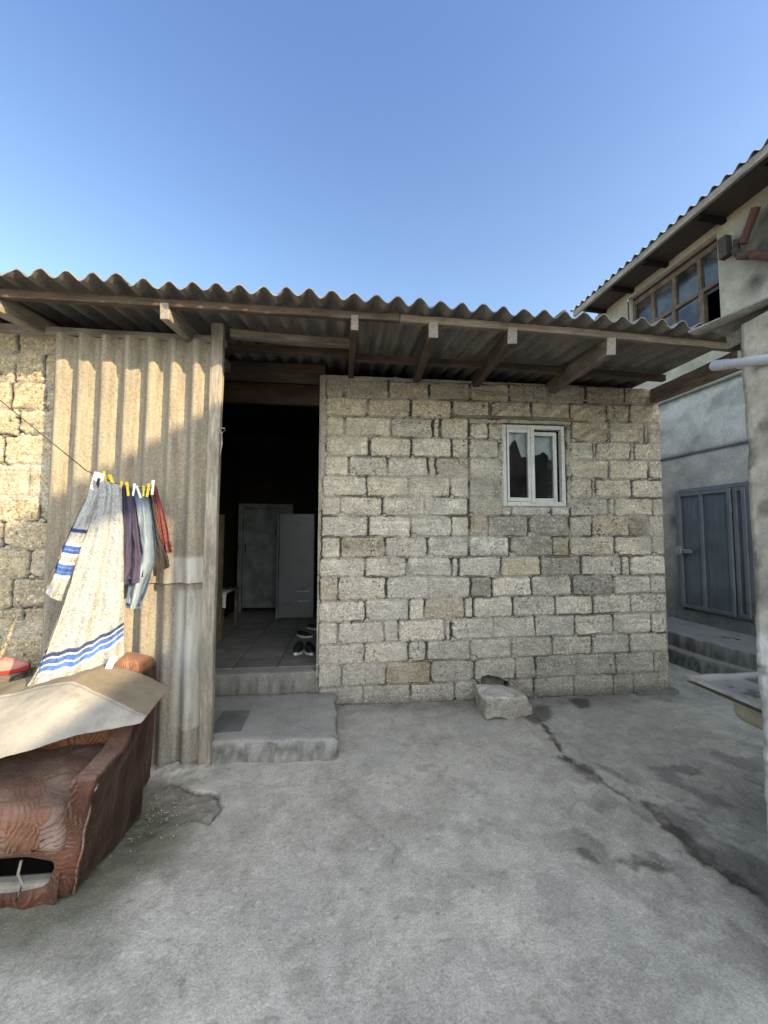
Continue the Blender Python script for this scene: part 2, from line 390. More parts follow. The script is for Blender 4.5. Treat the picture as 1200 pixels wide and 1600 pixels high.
def corrugated(name, u_rng, v_rng, pos, pitch, amp, m, parent=None, phase=0.0, th=.007, per=14, nv=14, wob=.0):
    """pos(u, v, h) -> xyz, waves across u"""
    u = np.linspace(u_rng[0], u_rng[1], int((u_rng[1] - u_rng[0]) / pitch * per) + 2); v = np.linspace(v_rng[0], v_rng[1], nv)
    U, Vv = np.meshgrid(u, v, indexing='ij')
    w = amp * np.cos(2 * np.pi * (U - phase) / pitch) + (wob * (fbm(U * 3, Vv * 2, 5) - .5) if wob else 0)
    A = np.stack(pos(U, Vv, w + th / 2), -1); B = np.stack(pos(U, Vv, w - th / 2), -1)
    nu = len(u); V = np.concatenate([A.reshape(-1, 3), B.reshape(-1, 3)]); k = nu * nv
    F = [grid_faces(nu, nv), grid_faces(nu, nv, flip=True) + k]
    rim = [i * nv for i in range(nu)] + [(nu - 1) * nv + j for j in range(1, nv)] + [i * nv + nv - 1 for i in range(nu - 2, -1, -1)] + [j for j in range(nv - 2, 0, -1)]
    rim = np.array(rim); r2 = np.roll(rim, -1)
    F.append(np.stack([rim, rim + k, r2 + k, r2], -1))
    return np_mesh(name, V, np.concatenate(F), m, parent, smooth=False) if False else _smooth_sharp(np_mesh(name, V, np.concatenate(F), m, parent, True))
def _smooth_sharp(o):
    me = o.data; fl = np.ones(len(me.polygons), bool)
    me.polygons.foreach_set('use_smooth', fl)
    try: me.set_sharp_from_angle(angle=.9)
    except Exception: pass
    return o

def softbox(name, lo, hi, r, m, parent=None, n=14, bulge=0.0, noise=0.0, deform=None, seed=0):
    lo = np.array(lo, float); hi = np.array(hi, float); c = (lo + hi) / 2; hd = (hi - lo) / 2
    V = []; F = []; g = np.linspace(-1, 1, n)
    g = np.sign(g) * (1 - (1 - np.abs(g)) ** 1.4)
    A, B = np.meshgrid(g, g, indexing='ij')
    for ax in range(3):
        for s in (-1, 1):
            P = np.zeros((n, n, 3)); P[..., ax] = s; P[..., (ax + 1) % 3] = A; P[..., (ax + 2) % 3] = B
            base = sum(len(v) for v in V); V.append(P.reshape(-1, 3)); F.append(grid_faces(n, n, flip=(s < 0)) + base)
    P = np.concatenate(V) * hd; rr = min(r, hd.min() * .98); inn = np.clip(P, -(hd - rr), hd - rr)
    d = P - inn; L = np.linalg.norm(d, axis=1, keepdims=True); Q = inn + d / np.maximum(L, 1e-9) * np.where(L > 1e-9, rr, 0)
    nrm = d / np.maximum(L, 1e-9)
    if bulge:
        q = P / hd
        for ax in range(3):
            o1, o2 = (ax + 1) % 3, (ax + 2) % 3
            Q[:, ax] += np.sign(q[:, ax]) * (np.abs(q[:, ax]) > .98) * bulge * (1 - q[:, o1] ** 2) * (1 - q[:, o2] ** 2)
    Q = Q + c
    if noise:
        for ax in range(3):
            Q[:, ax] += noise * 2 * (fbm(Q[:, (ax + 1) % 3] * 7 + seed, Q[:, (ax + 2) % 3] * 7 + Q[:, ax] * 3, 3 + ax + seed) - .5)
    if deform is not None: Q = deform(Q)
    me_o = np_mesh(name, Q, np.concatenate(F), m, parent, True)
    import bmesh
    bm = bmesh.new(); bm.from_mesh(me_o.data); bmesh.ops.remove_doubles(bm, verts=bm.verts, dist=1e-5); bmesh.ops.recalc_face_normals(bm, faces=bm.faces); bm.to_mesh(me_o.data); bm.free()
    return me_o

# block data, metres on the wall face: course heights at its left and right end, then each course's stones from - to
ZL = [3.159, 2.978, 2.792, 2.595, 2.392, 2.196, 1.99, 1.803, 1.599, 1.396, 1.212, 0.988, 0.783, 0.573, 0.382, 0.175, 0.004]
ZR = [3.212, 3.021, 2.824, 2.607, 2.42, 2.213, 2.014, 1.823, 1.612, 1.41, 1.203, 1.017, 0.825, 0.614, 0.419, 0.211, -0.002]
ROWS = [
 [(0.035,0.2),(0.224,0.648),(0.664,1.061),(1.078,1.482),(1.507,1.905),(1.925,2.323),(2.353,2.738),(2.767,3.185),(3.2,3.559)],
 [(0.037,0.432),(0.455,0.867),(0.887,1.292),(1.316,1.691),(1.725,2.133),(2.156,2.56),(2.578,2.978),(2.996,3.237),(3.26,3.622)],
 [(0.047,0.203),(0.227,0.673),(0.689,1.096),(1.12,1.17),(1.195,1.469),(1.491,1.677),(1.69,1.83),(2.59,2.978),(3.011,3.398),(3.413,3.437),(3.455,3.622)],
 [(0.041,0.449),(0.473,0.874),(0.891,1.292),(1.309,1.467),(1.489,1.779),(2.575,2.815),(2.86,3.234),(3.291,3.617)],
 [(0.036,0.254),(0.269,0.633),(0.649,1.045),(1.061,1.126),(1.14,1.465),(1.487,1.81),(2.566,2.976),(3.001,3.43),(3.448,3.61)],
 [(0.015,0.436),(0.443,0.846),(0.866,1.273),(1.286,1.468),(1.485,1.798),(2.561,2.79),(2.838,3.225),(3.246,3.609)],
 [(0.009,0.179),(0.187,0.586),(0.598,1.011),(1.019,1.461),(1.477,1.812),(1.82,1.905),(1.913,2.324),(2.35,2.533),(2.559,2.957),(2.975,3.028),(3.046,3.463),(3.472,3.604)],
 [(0.004,0.445),(0.461,0.873),(0.884,1.286),(1.289,1.459),(1.484,1.666),(1.68,2.079),(2.105,2.522),(2.545,2.773),(2.791,3.188),(3.197,3.409),(3.42,3.595)],
 [(0.006,0.183),(0.198,0.611),(0.627,1.038),(1.054,1.457),(1.478,1.878),(1.906,2.344),(2.354,2.522),(2.539,3.018),(3.032,3.437),(3.455,3.586)],
 [(-0.006,0.421),(0.432,0.83),(0.849,1.28),(1.296,1.345),(1.364,1.785),(1.802,2.207),(2.224,2.638),(2.659,3.087),(3.101,3.176),(3.194,3.583)],
 [(-0.004,0.163),(0.171,0.62),(0.636,1.048),(1.064,1.469),(1.49,1.691),(1.704,2.106),(2.123,2.534),(2.563,2.983),(3.006,3.406),(3.411,3.576)],
 [(-0.009,0.423),(0.434,0.851),(0.864,1.007),(1.023,1.41),(1.418,1.499),(1.514,1.901),(1.917,2.351),(2.363,2.76),(2.774,3.174),(3.189,3.579)],
 [(-0.006,0.16),(0.175,0.605),(0.621,0.746),(0.757,1.206),(1.222,1.262),(1.286,1.705),(1.713,2.131),(2.143,2.557),(2.569,2.969),(2.987,3.39),(3.408,3.576)],
 [(-0.011,0.421),(0.429,0.845),(0.856,1.021),(1.04,1.462),(1.478,1.884),(1.9,2.316),(2.324,2.731),(2.748,3.15),(3.165,3.572)],
 [(-0.009,0.201),(0.214,0.63),(0.642,1.065),(1.081,1.5),(1.517,1.926),(1.938,2.131),(2.151,2.57),(2.583,2.99),(3.002,3.409),(3.423,3.581)],
 [(-0.007,0.408),(0.418,0.863),(0.879,1.302),(1.313,1.547),(1.857,2.105),(2.119,2.535),(2.547,2.957),(2.969,3.176),(3.188,3.579)],
]
CRACK = [(1.962,-0.186),(1.954,-0.498),(1.847,-0.976),(1.893,-1.101),(1.951,-1.383),(2.058,-1.567),(2.061,-1.741),(2.06,-1.93),(2.099,-2.052),(2.16,-2.2),(2.3,-2.5),(2.6,-3.0)]
PUD = [(1.388,-1.785),(1.467,-1.772),(1.524,-1.819),(1.534,-1.879),(1.706,-1.856),(1.821,-1.925),(1.914,-1.989),(1.859,-2.029),(1.726,-1.995),(1.654,-1.964),(1.508,-1.939),(1.455,-1.919),(1.418,-1.848)]
WET1 = [(1.884,-0.219),(2.056,-0.125),(2.2,-0.181),(2.071,-0.39),(1.871,-0.546),(1.832,-0.392)]
WET2 = [(2.449,-0.0),(2.687,-0.02),(2.582,-0.255),(2.42,-0.24)]
PATCH = [(-1.056,-0.90),(-0.899,-1.026),(-0.721,-1.126),(-0.544,-1.192),(-0.485,-1.322),(-0.524,-1.42),(-0.623,-1.386),(-0.746,-1.423),(-0.834,-1.549),(-0.905,-1.534),(-1.1,-1.332)]
CRK2 = [(-0.899,-1.026),(-0.719,-1.133),(-0.552,-1.191),(-0.486,-1.305),(-0.515,-1.416)]
HAIRS = [[(2.586,-1.278),(2.754,-1.206),(2.91,-1.198)],[(2.179,-1.523),(2.412,-1.458),(2.704,-1.391),(2.955,-1.313),(3.147,-1.296)],[(-0.334,-2.214),(-0.277,-2.279),(-0.241,-2.337)],[(0.304,-1.424),(0.422,-1.583),(0.509,-1.72),(0.459,-1.865)],[(0.95,-0.75),(1.12,-0.92),(1.30,-0.95),(1.38,-1.1)]]
DIRT = [(-1.6,-1.98),(-1.181,-1.934),(-1.033,-1.935),(-0.914,-1.846),(-0.87,-1.411)]

def masonry(name, x0, x1, z0, z1, step, stones, holes, yf, parent, m, cap_y=.38, smear_lo=True, tintf=None, seed=0, backfill=True):
    """one wall of stone blocks: a height field on its face, side and top returns.  stones: (xa, xb, zfun_bottom, zfun_top, tint, flag)"""
    xs = np.arange(x0, x1 + step * .5, step); zs = np.arange(z0, z1 + step * .5, step)
    X, Z = np.meshgrid(xs, zs, indexing='ij')
    wx = X + .018 * (fbm(X * 8, Z * 8, 31 + seed) - .5) + .013 * (fbm(X * 34, Z * 34, 32 + seed, 2) - .5)
    wz = Z + .020 * (fbm(X * 6, Z * 8, 41 + seed) - .5) + .013 * (fbm(X * 31, Z * 31, 42 + seed, 2) - .5)
    D = np.full(X.shape, -.03); T = np.zeros(X.shape + (3,)); T[:] = (.33, .30, .25); OFF = np.zeros(X.shape); PL = np.zeros(X.shape); DG = np.zeros(X.shape)
    for i, (xa, xb, zb, zt, tint, flag) in enumerate(stones):
        r = _hash(np.array([i]), np.array([7]), 3 + seed)[0]; r2 = _hash(np.array([i]), np.array([9]), 4 + seed)[0]
        sel = np.s_[max(0, int((xa - .05 - x0) / step)):int((xb + .05 - x0) / step) + 2, :]
        xx, zz = wx[sel], wz[sel]
        b = zb(X[sel]); t = zt(X[sel])
        tilt = (r - .5) * .03 * (zz - (b + t) / 2)
        dx = np.minimum(xx + tilt - xa, xb - xx - tilt); dz = np.minimum(zz - b, t - zz)
        rad = .012 + .03 * r2 ** 3
        ax = np.minimum(dx - rad, 0); az = np.minimum(dz - rad, 0)
        d = np.where((dx < rad) & (dz < rad), rad - np.hypot(ax, az), np.minimum(dx, dz))
        # broken corner
        cx, cz = (xa if r > .5 else xb), (b if r2 > .5 else t)
        chip = np.hypot(xx - cx, (zz - cz) * 1.3) - .05 * (r * r2) - .012
        d = np.minimum(d, np.where(r * r2 > .25, chip, 9))
        up = d > D[sel]; D[sel] = np.where(up, d, D[sel]); T[sel] = np.where(up[..., None], np.array(tint), T[sel])
        OFF[sel] = np.where(up, (r - .5) * .012, OFF[sel]); PL[sel] = np.where(up, np.minimum(dx, 9), PL[sel])
        if flag == 'diag':
            s = vn((X[sel] * .8 - Z[sel] * 1.25) * 16 + i * 5.3, Z[sel] * 0 + i, 8); DG[sel] = np.where(up, (s - .45) * 1.0, DG[sel])
        elif flag == 'band':
            s = -np.exp(-((Z[sel] - (b + t) / 2 - .01) / .05) ** 2) * sst(0, .03, d); DG[sel] = np.where(up, s * .75, DG[sel])
        elif flag == 'wash':
            s = sst(.35, .55, fbm(X[sel] * 9, Z[sel] * 12, 77)) * .55; DG[sel] = np.where(up, s, DG[sel])
    big = fbm(X * 1.7, Z * 1.7, 51 + seed); med = fbm(X * 6, Z * 6, 52 + seed); fine = fbm(X * 40, Z * 40, 53 + seed, 3)
    smear = .8 * sst(.54, .68, fbm(X * 3.1, Z * 4.2, 54 + seed))
    if smear_lo: smear = np.maximum(smear, .75 * sst(.75, .15, Z + .5 * (big - .5)) * sst(.35, .6, fbm(X * 5, Z * 5, 55)))
    if smear_lo: smear = np.maximum(smear, .8 * sst(.65, .1, X) * sst(1.3, .5, Z) * sst(.3, .55, fbm(X * 5, Z * 5, 56)))
    e = sst(-.002, .016, D)
    H = e * (.010 + OFF * (1 - .6 * smear) + .010 * (med - .5)) + .008 * (fine - .5) * (.5 + e)
    mort = .002 + .010 * (fbm(X * 15, Z * 15, 57 + seed) - .5)
    H = H + (1 - e) * mort
    # open joints: deep where the mortar fell out, mostly the upright ones
    vert = (D < .012) & (np.abs(PL) < .014)
    gap = (.20 + .80 * sst(.47, .62, fbm(X * 4.5, Z * 4.5, 58 + seed) + .15 * vert)) * (1 - .8 * smear)
    inj = sst(.004, -.001, D) * sst(-.018, -.008, D)
    edge = np.exp(-((D + .0005) / .0034) ** 2)
    crack = np.clip(np.where(vert, inj, edge) * gap * 1.3, 0, 1)
    if seed == 0: crack = np.maximum(crack, .9 * np.exp(-((X - 1.474 - .006 * (med - .5)) / .006) ** 2) * sst(1.58, 1.62, Z) * sst(2.80, 2.76, Z))
    H = H - .022 * crack
    H = H * (1 - .45 * smear) + .45 * smear * (.008 + .004 * (med - .5))
    C = T * (.90 + .34 * (med - .5) + .24 * (fine - .5))[..., None]
    C = C * (1 + .55 * DG)[..., None]
    mc = np.array((.42, .39, .335)) * (.9 + .35 * (med - .5))[..., None]
    C = C * e[..., None] + mc * (1 - e)[..., None]
    C = C * (1 - smear * .7)[..., None] + np.array((.44, .405, .345)) * (.9 + .3 * (med - .4))[..., None] * (smear * .7)[..., None]
    grain = _hash(np.arange(X.size).reshape(X.shape), np.zeros(X.shape), 5) - .5; g2 = vn(X * 70, Z * 70, 66) - .5
    pits = sst(.76, .86, vn(X * 60, Z * 60, 67)) * sst(.46, .64, fbm(X * 4, Z * 4, 68)); H = H - .004 * pits
    shl = sst(.80, .9, vn(X * 75, Z * 75, 69)) * e; C = lerp3(C, np.array((.72, .69, .60)), .55 * shl * (1 - smear))
    lay = fbm(X * 2.2 + 3.1 * np.floor(OFF * 2000), Z * 42 + 6 * (fbm(X * 3, Z * 3, 93) - .5), 94, 3) - .5; C = C * (1 + .55 * lay * e * (1 - smear) * sst(-.004, .003, OFF))[..., None]
    gm_ = np.clip(.45 + .9 * np.abs(np.sin(OFF * 1500)), .35, 1.35) * (1 - .45 * smear)
    C = C * (1 + gm_ * (.30 * grain + .30 * g2 - .50 * pits))[..., None]
    C = C * (1 - .86 * crack)[..., None]  # joint occlusion multiplied into the colour
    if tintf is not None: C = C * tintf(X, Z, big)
    keep = np.ones((len(xs) - 1, len(zs) - 1), bool); xc = (xs[:-1] + xs[1:]) / 2; zc = (zs[:-1] + zs[1:]) / 2
    XC, ZC = np.meshgrid(xc, zc, indexing='ij')
    for h in holes:
        if callable(h):
            hh = h(X, Z); H = H - hh * .13; C = C * (1 - .80 * hh * sst(.13, .21, Z + .05 * (fbm(X * 14, Z * 14, 92) - .5)) - .12 * hh)[..., None]
        else:
            keep &= ~((XC > h[0]) & (XC < h[1]) & (ZC > h[2]) & (ZC < h[3]))
    # roll the outer edges back so that the corners are worn, then run the surface round the corner
    ed = np.minimum(np.minimum(X - x0, x1 - X), 9)
    H = H - .02 * sst(.03, 0, ed) * (.4 + fbm(X * 12, Z * 14, 61))
    V = np.stack([X, yf - H, Z], -1)
    nx, nz = X.shape
    F = grid_faces(nx, nz, keep)
    VV = [V.reshape(-1, 3)]; CC = [np.clip(C, .003, .9).reshape(-1, 3)]; FF = [F]; base = nx * nz
    def ret(line, cl, flip):
        nonlocal base
        k = len(line); ys = [0, .03, .12, .25, cap_y]
        rows = [line + np.array((0, d, 0)) for d in ys]
        for r_ in rows[1:]: r_[:, 1] = yf + (r_[:, 1] - line[:, 1])
        g = np.stack(rows, 1).reshape(-1, 3); VV.append(g); CC.append(np.repeat(cl, len(ys), 0)); FF.append(grid_faces(k, len(ys), flip=flip) + base); base += len(g)
    Cc = np.clip(C, .003, .9)
    ret(V[0], Cc[0], True); ret(V[-1], Cc[-1], False); ret(V[:, -1], Cc[:, -1], True)
    for h in holes:
        if not callable(h):
            ia, ib = int(round((h[0] - x0) / step)), int(round((h[1] - x0) / step)); ja, jb = int(round((h[2] - z0) / step)), int(round((h[3] - z0) / step))
            ret(V[ia, ja:jb + 1], Cc[ia, ja:jb + 1] * .9, False); ret(V[ib, ja:jb + 1], Cc[ib, ja:jb + 1] * .9, True)
            ret(V[ia:ib + 1, ja], Cc[ia:ib + 1, ja] * .9, True); ret(V[ia:ib + 1, jb], Cc[ia:ib + 1, jb] * .9, False)
    return np_mesh(name, np.concatenate(VV), np.concatenate(FF), m, parent, True, np.concatenate(CC))

def slab(name, poly, z0, z1, m, parent, colr, step=.015, jag=.01, rough=.006, seed=0):
    """cast slab with a worn, uneven rim: poly is counter-clockwise"""
    P = np.array(poly, float); ring = []
    for i in range(len(P)):
        a, b = P[i], P[(i + 1) % len(P)]; k = max(1, int(np.hypot(*(b - a)) / step))
        ring += [a + (b - a) * j / k for j in range(k)]
    ring = np.array(ring); c = ring.mean(0); n = len(ring)
    nrm = np.roll(ring, -1, 0) - np.roll(ring, 1, 0); nrm = np.stack([nrm[:, 1], -nrm[:, 0]], 1); nrm /= np.linalg.norm(nrm, axis=1, keepdims=True) + 1e-9
    prof = [(z0, 0.012), (z0 + (z1 - z0) * .3, .004), (z0 + (z1 - z0) * .6, .0), (z1 - .018, .002), (z1 - .005, -.006), (z1, -.02)]
    V = []; C = []
    for z, o in prof:
        jg = jag * 2 * (fbm(ring[:, 0] * 9 + z * 30, ring[:, 1] * 9 + seed, 5) - .5) * (1 if z < z1 - .001 else .6)
        p = ring + nrm * (o + jg)[:, None] if not np.isscalar(o) else ring + nrm * (o + jg)[:, None]
        V.append(np.c_[p, np.full(n, z) + (rough * (fbm(p[:, 0] * 8, p[:, 1] * 8, 6) - .5) if z > z0 else 0)])
    k = 8
    top = V[-1]
    for j in range(1, k):
        q = top * (1 - j / k) + np.r_[c, z1] * (j / k); q[:, 2] = z1 + rough * (fbm(q[:, 0] * 6, q[:, 1] * 6, 9 + seed) - .5); V.append(q)
    VV = np.concatenate(V); L = len(V); i = np.arange(n); F = []
    for r in range(L - 1):
        F.append(np.stack([r * n + i, r * n + (i + 1) % n, (r + 1) * n + (i + 1) % n, (r + 1) * n + i], -1))
    F = np.concatenate(F).tolist(); F.append(list(range((L - 1) * n, L * n)))
    C = np.array(colr) * (.88 + .3 * (fbm(VV[:, 0] * 4 + VV[:, 2] * 5, VV[:, 1] * 4, 12 + seed) - .4))[:, None]
    side = sst(z1 - .004, z1 - .03, VV[:, 2]); C = C * (1 - .55 * side * sst(.2, .8, fbm(VV[:, 0] * 24, VV[:, 1] * 24 + VV[:, 2] * 40, 14)))[:, None]
    return mesh(name, VV, F, m, parent, True, C)

# ------------------------------------------------------------------ world, sun, camera
AZ, EL = math.radians(128.0), math.radians(25.0)     # compass angle clockwise from +Y
SKYFILL = 10.5; SKYGAIN = (1.85, 2.05, 2.45, 1); SKYLOW = (2.75, 2.75, 2.45, 1)
world = bpy.data.worlds.new('World'); sc.world = world; world.use_nodes = True
wt = world.node_tree; bg = wt.nodes['Background']
sky = wt.nodes.new('ShaderNodeTexSky'); sky.sky_type = 'NISHITA'; sky.sun_disc = False
sky.sun_elevation = EL; sky.sun_rotation = AZ; sky.altitude = 20; sky.air_density = 1.0; sky.dust_density = 1.6; sky.ozone_density = 1.6
def wn(t, **kw):
    n_ = wt.nodes.new(t)
    for k, v in kw.items(): setattr(n_, k, v)
    return n_
# unseen fill glow added overhead and towards the sun, clear blue opposite
geo = wn('ShaderNodeTexCoord'); dt = wn('ShaderNodeVectorMath', operation='DOT_PRODUCT'); dt.inputs[1].default_value = Vector((.30, -.72, .63)).normalized()
wt.links.new(geo.outputs['Generated'], dt.inputs[0])
mr_ = wn('ShaderNodeMapRange', interpolation_type='SMOOTHSTEP'); wt.links.new(dt.outputs['Value'], mr_.inputs['Value'])
mr_.inputs['From Min'].default_value = .30; mr_.inputs['From Max'].default_value = .72; mr_.inputs['To Min'].default_value = 0; mr_.inputs['To Max'].default_value = 1
fill_mix = wn('ShaderNodeMix', data_type='RGBA', blend_type='MIX'); fill_mix.inputs[6].default_value = (0, 0, 0, 1); fill_mix.inputs[7].default_value = (SKYFILL * 1.08, SKYFILL, SKYFILL * .84, 1)
wt.links.new(mr_.outputs[0], fill_mix.inputs[0])
gn = wn('ShaderNodeMix', data_type='RGBA', blend_type='MULTIPLY'); gn.inputs[0].default_value = 1; gn.inputs[7].default_value = SKYGAIN
sp3 = wn('ShaderNodeSeparateXYZ'); wt.links.new(geo.outputs['Generated'], sp3.inputs[0])
m3 = wn('ShaderNodeMapRange'); wt.links.new(sp3.outputs[2], m3.inputs['Value'])
m3.inputs['From Min'].default_value = .33; m3.inputs['From Max'].default_value = .80; m3.inputs['To Min'].default_value = 1.0; m3.inputs['To Max'].default_value = 0.0
gm = wn('ShaderNodeMix', data_type='RGBA', blend_type='MIX'); wt.links.new(m3.outputs[0], gm.inputs[0]); gm.inputs[6].default_value = SKYGAIN; gm.inputs[7].default_value = SKYLOW
wt.links.new(gm.outputs[2], gn.inputs[7]); wt.links.new(sky.outputs[0], gn.inputs[6])
ad = wn('ShaderNodeMix', data_type='RGBA', blend_type='ADD'); ad.inputs[0].default_value = 1
wt.links.new(gn.outputs[2], ad.inputs[6]); wt.links.new(fill_mix.outputs[2], ad.inputs[7])
wt.links.new(ad.outputs[2], bg.inputs[0]); bg.inputs[1].default_value = 0.15
S = Vector((math.sin(AZ) * math.cos(EL), math.cos(AZ) * math.cos(EL), math.sin(EL)))
sun = bpy.data.lights.new('sun', 'SUN'); sun.energy = 10.0; sun.angle = math.radians(.55); sun.color = (1.0, .75, .42)
so = bpy.data.objects.new('sun', sun); COL.objects.link(so); so.rotation_euler = S.to_track_quat('Z', 'Y').to_euler(); so.location = S * 30

cam = bpy.data.cameras.new('camera'); co_ = bpy.data.objects.new('camera', cam); COL.objects.link(co_); sc.camera = co_
yaw, pitch, roll = .0995, .05897, .00248
f = Vector((math.sin(yaw) * math.cos(pitch), math.cos(yaw) * math.cos(pitch), math.sin(pitch)))
r = Vector((math.cos(yaw), -math.sin(yaw), 0)); u = r.cross(f)
r2 = r * math.cos(roll) + u * math.sin(roll); u2 = -r * math.sin(roll) + u * math.cos(roll)
mw = Matrix((r2, u2, -f)).transposed().to_4x4(); mw.translation = (.23197, -3.7901, 1.62033); co_.matrix_world = mw
cam.sensor_fit = 'VERTICAL'; cam.sensor_height = 36; cam.lens = 605.25 / 1600 * 36; cam.clip_start = .05; cam.clip_end = 2000

sc.view_settings.view_transform = 'Standard'; sc.view_settings.look = 'None'; sc.view_settings.exposure = 0
sc.cycles.use_denoising = True; sc.cycles.max_bounces = 8; sc.cycles.diffuse_bounces = 5; sc.cycles.transparent_max_bounces = 12

# ------------------------------------------------------------------ ground
def build_ground():
    d = .0135
    xs = np.r_[-250, -120, -60, -30, -15, -8, -5, -3.5, -2.8, np.arange(-2.3, 3.3, d), np.arange(3.3, 6.2, .05), 7, 9, 14, 25, 50, 110, 250]
    ys = np.r_[-250, -110, -50, -25, -14, -9, -6, -4.6, -3.9, np.arange(-3.4, .12, d), np.arange(.12, 3.2, .06), 4, 6, 9, 14, 25, 50, 110, 250]
    X, Y = np.meshgrid(xs, ys, indexing='ij')
    w1 = fbm(X * 6, Y * 6, 104) - .5; w2 = fbm(X * 6, Y * 6, 105) - .5
    a = fbm(X * 1.1, Y * 1.1, 101); b = fbm(X * 4.3, Y * 4.3, 102); c = fbm(X * 17, Y * 17, 103); w1 = fbm(X * 6, Y * 6, 104) - .5; w2 = fbm(X * 6, Y * 6, 105) - .5
    near = sst(12, 6, np.hypot(X, Y + 1.5))
    Z = near * (.016 * (a - .5) + .008 * (b - .5) + .003 * (c - .5))
    C = np.zeros(X.shape + (3,)); C[:] = (.365, .357, .325)
    sp_ = _hash(np.arange(X.size).reshape(X.shape), np.zeros(X.shape), 15) - .5; f2 = vn(X * 38, Y * 38, 118) - .5
    C *= (.98 + .30 * (a - .5) + .34 * (b - .5) + .30 * (c - .5) + .16 * sp_ + .16 * f2)[..., None]
    C = lerp3(C, np.array((.12, .12, .11)), .6 * sst(.90, .96, vn(X * 52 + 9 * w1, Y * 47, 119)) * sst(.42, .6, b)); C = lerp3(C, np.array((.46, .46, .43)), .6 * sst(.90, .95, vn(X * 49, Y * 55 + 8 * w2, 120)))
    C = lerp3(C, np.array((.325, .328, .31)), .45 * sst(.55, .7, fbm(X * 2.3, Y * 2.3, 107)))
    C = lerp3(C, C * np.array((.84, .845, .83)), .7 * sst(.56, .70, fbm(X * 3.7, Y * 3.1, 108, 6)))
    C = lerp3(C, C * .80, .6 * sst(.60, .70, fbm(X * 8 + w1 * 2, Y * 7, 109, 5)) * sst(.45, .6, a + .1))
    # smoother slab on the right of the open joint
    wx, wy = X + .10 * w1, Y + .10 * w2
    joint = np.interp(Y, [p[1] for p in CRACK[::-1]], [p[0] for p in CRACK[::-1]]) + .08 * w1
    right = sst(-.01, .03, X - joint)
    C = lerp3(C, C * np.array((.88, .92, .93)), right * .7); Z = Z - .010 * right * near
    scuff = right * sst(.52, .62, fbm(X * 7 + Y * 3, Y * 5, 111)) * sst(-.6, -1.2, Y)
    C = lerp3(C, np.array((.10, .105, .105)), .55 * scuff)
    dj = polydist(wx, wy, CRACK); kn = fbm(X * 4.5, Y * 4.5, 112); wj = .004 + .085 * sst(.36, .62, kn) * (.35 + .65 * sst(-.7, -1.05, Y)) + .07 * sst(-1.5, -2.0, Y) * fbm(X * 9, Y * 9, 115)
    wet = sst(1.2, .4, (dj + .045 * (c - .5) + .03 * (fbm(X * 40, Y * 40, 117, 3) - .5)) / wj) * (.55 + .45 * sst(.3, .55, fbm(X * 13, Y * 13, 116)))
    wet = np.maximum(wet, .95 * sst(.10, .05, np.hypot(X - 1.90, (Y + 1.13) * 1.4) + .10 * (c - .5)))
    wet = np.maximum(wet, .9 * sst(-.02, .03, sdpoly(wx, wy, PUD) - .02 + .10 * (c - .5)))
    wet = np.maximum(wet, .85 * sst(-.03, .04, sdpoly(wx, wy, WET1) + .10 * (b - .5)))
    wet = np.maximum(wet, .9 * sst(-.03, .03, sdpoly(wx, wy, WET2) + .10 * (b - .5)))
    wet = np.maximum(wet, .55 * sst(.5, .62, fbm(X * 8, Y * 8, 113)) * sst(.6, .1, np.hypot(X - 1.75, (Y + 1.75) * 1.2)))
    wet = np.maximum(wet, .55 * sst(.46, .62, fbm(X * 7, Y * 7, 114)) * sst(.75, .2, np.hypot(X - 2.2, (Y + 2.35))))
    C = lerp3(C, np.array((.062, .058, .050)) * (.7 + .6 * c)[..., None], wet * .92); Z = Z - .012 * wet * near * sst(.06, .0, dj)
    # broken patch beside the step
    sp = sdpoly(X + .05 * w1, Y + .05 * w2, PATCH); inp = sst(-.006, .012, sp)
    rub = fbm(X * 26, Y * 26, 121, 4)
    C = lerp3(C, np.array((.20, .192, .168)) * (.55 + .95 * rub)[..., None], inp * .9); Z = Z - inp * (.020 - .022 * rub) * near
    d2 = polydist(X + .05 * w1, Y + .05 * w2, CRK2); k2 = sst(.012, .002, d2); C = lerp3(C, np.array((.03, .028, .025)), k2 * .9); Z -= .02 * k2
    for i, h in enumerate(HAIRS):
        k = sst(.011, .002, polydist(X + .10 * w1, Y + .10 * w2, h)) * sst(.38, .55, fbm(X * 9, Y * 9, 130 + i)); C = lerp3(C, np.array((.10, .10, .094)), k * .5); Z -= .003 * k
    kb = sst(.09, .03, np.abs(Y + .91 + .05 * w1) + .10 * (c - .5)) * sst(-1.35, -1.2, X) * sst(-.66, -.76, X); C = lerp3(C, np.array((.40, .395, .37)) * (.6 + .8 * rub)[..., None], kb * .85); Z += .028 * kb * (.4 + rub)
    rr = random.Random(5)
    for i in range(8):
        x_, y_ = rr.uniform(-.6, 2.6), rr.uniform(-2.5, -.5); a_ = rr.uniform(0, 6.3); pts = [(x_, y_)]
        for _ in range(rr.randint(3, 8)):
            a_ += rr.uniform(-.7, .7); x_ += .07 * math.cos(a_); y_ += .07 * math.sin(a_); pts.append((x_, y_))
        k = sst(.009, .002, polydist(X + .06 * w1, Y + .06 * w2, pts)) * sst(.40, .55, fbm(X * 11, Y * 11, 150 + i)); C = lerp3(C, np.array((.13, .128, .12)), k * .5); Z -= .002 * k
    chp = sst(.60, .64, fbm(X * 5 + 3, Y * 5, 160, 6)) * sst(.5, .62, fbm(X * 1.3, Y * 1.3, 161)); C = lerp3(C, np.array((.235, .228, .205)) * (.6 + .8 * rub)[..., None], chp * .35); Z -= .003 * chp
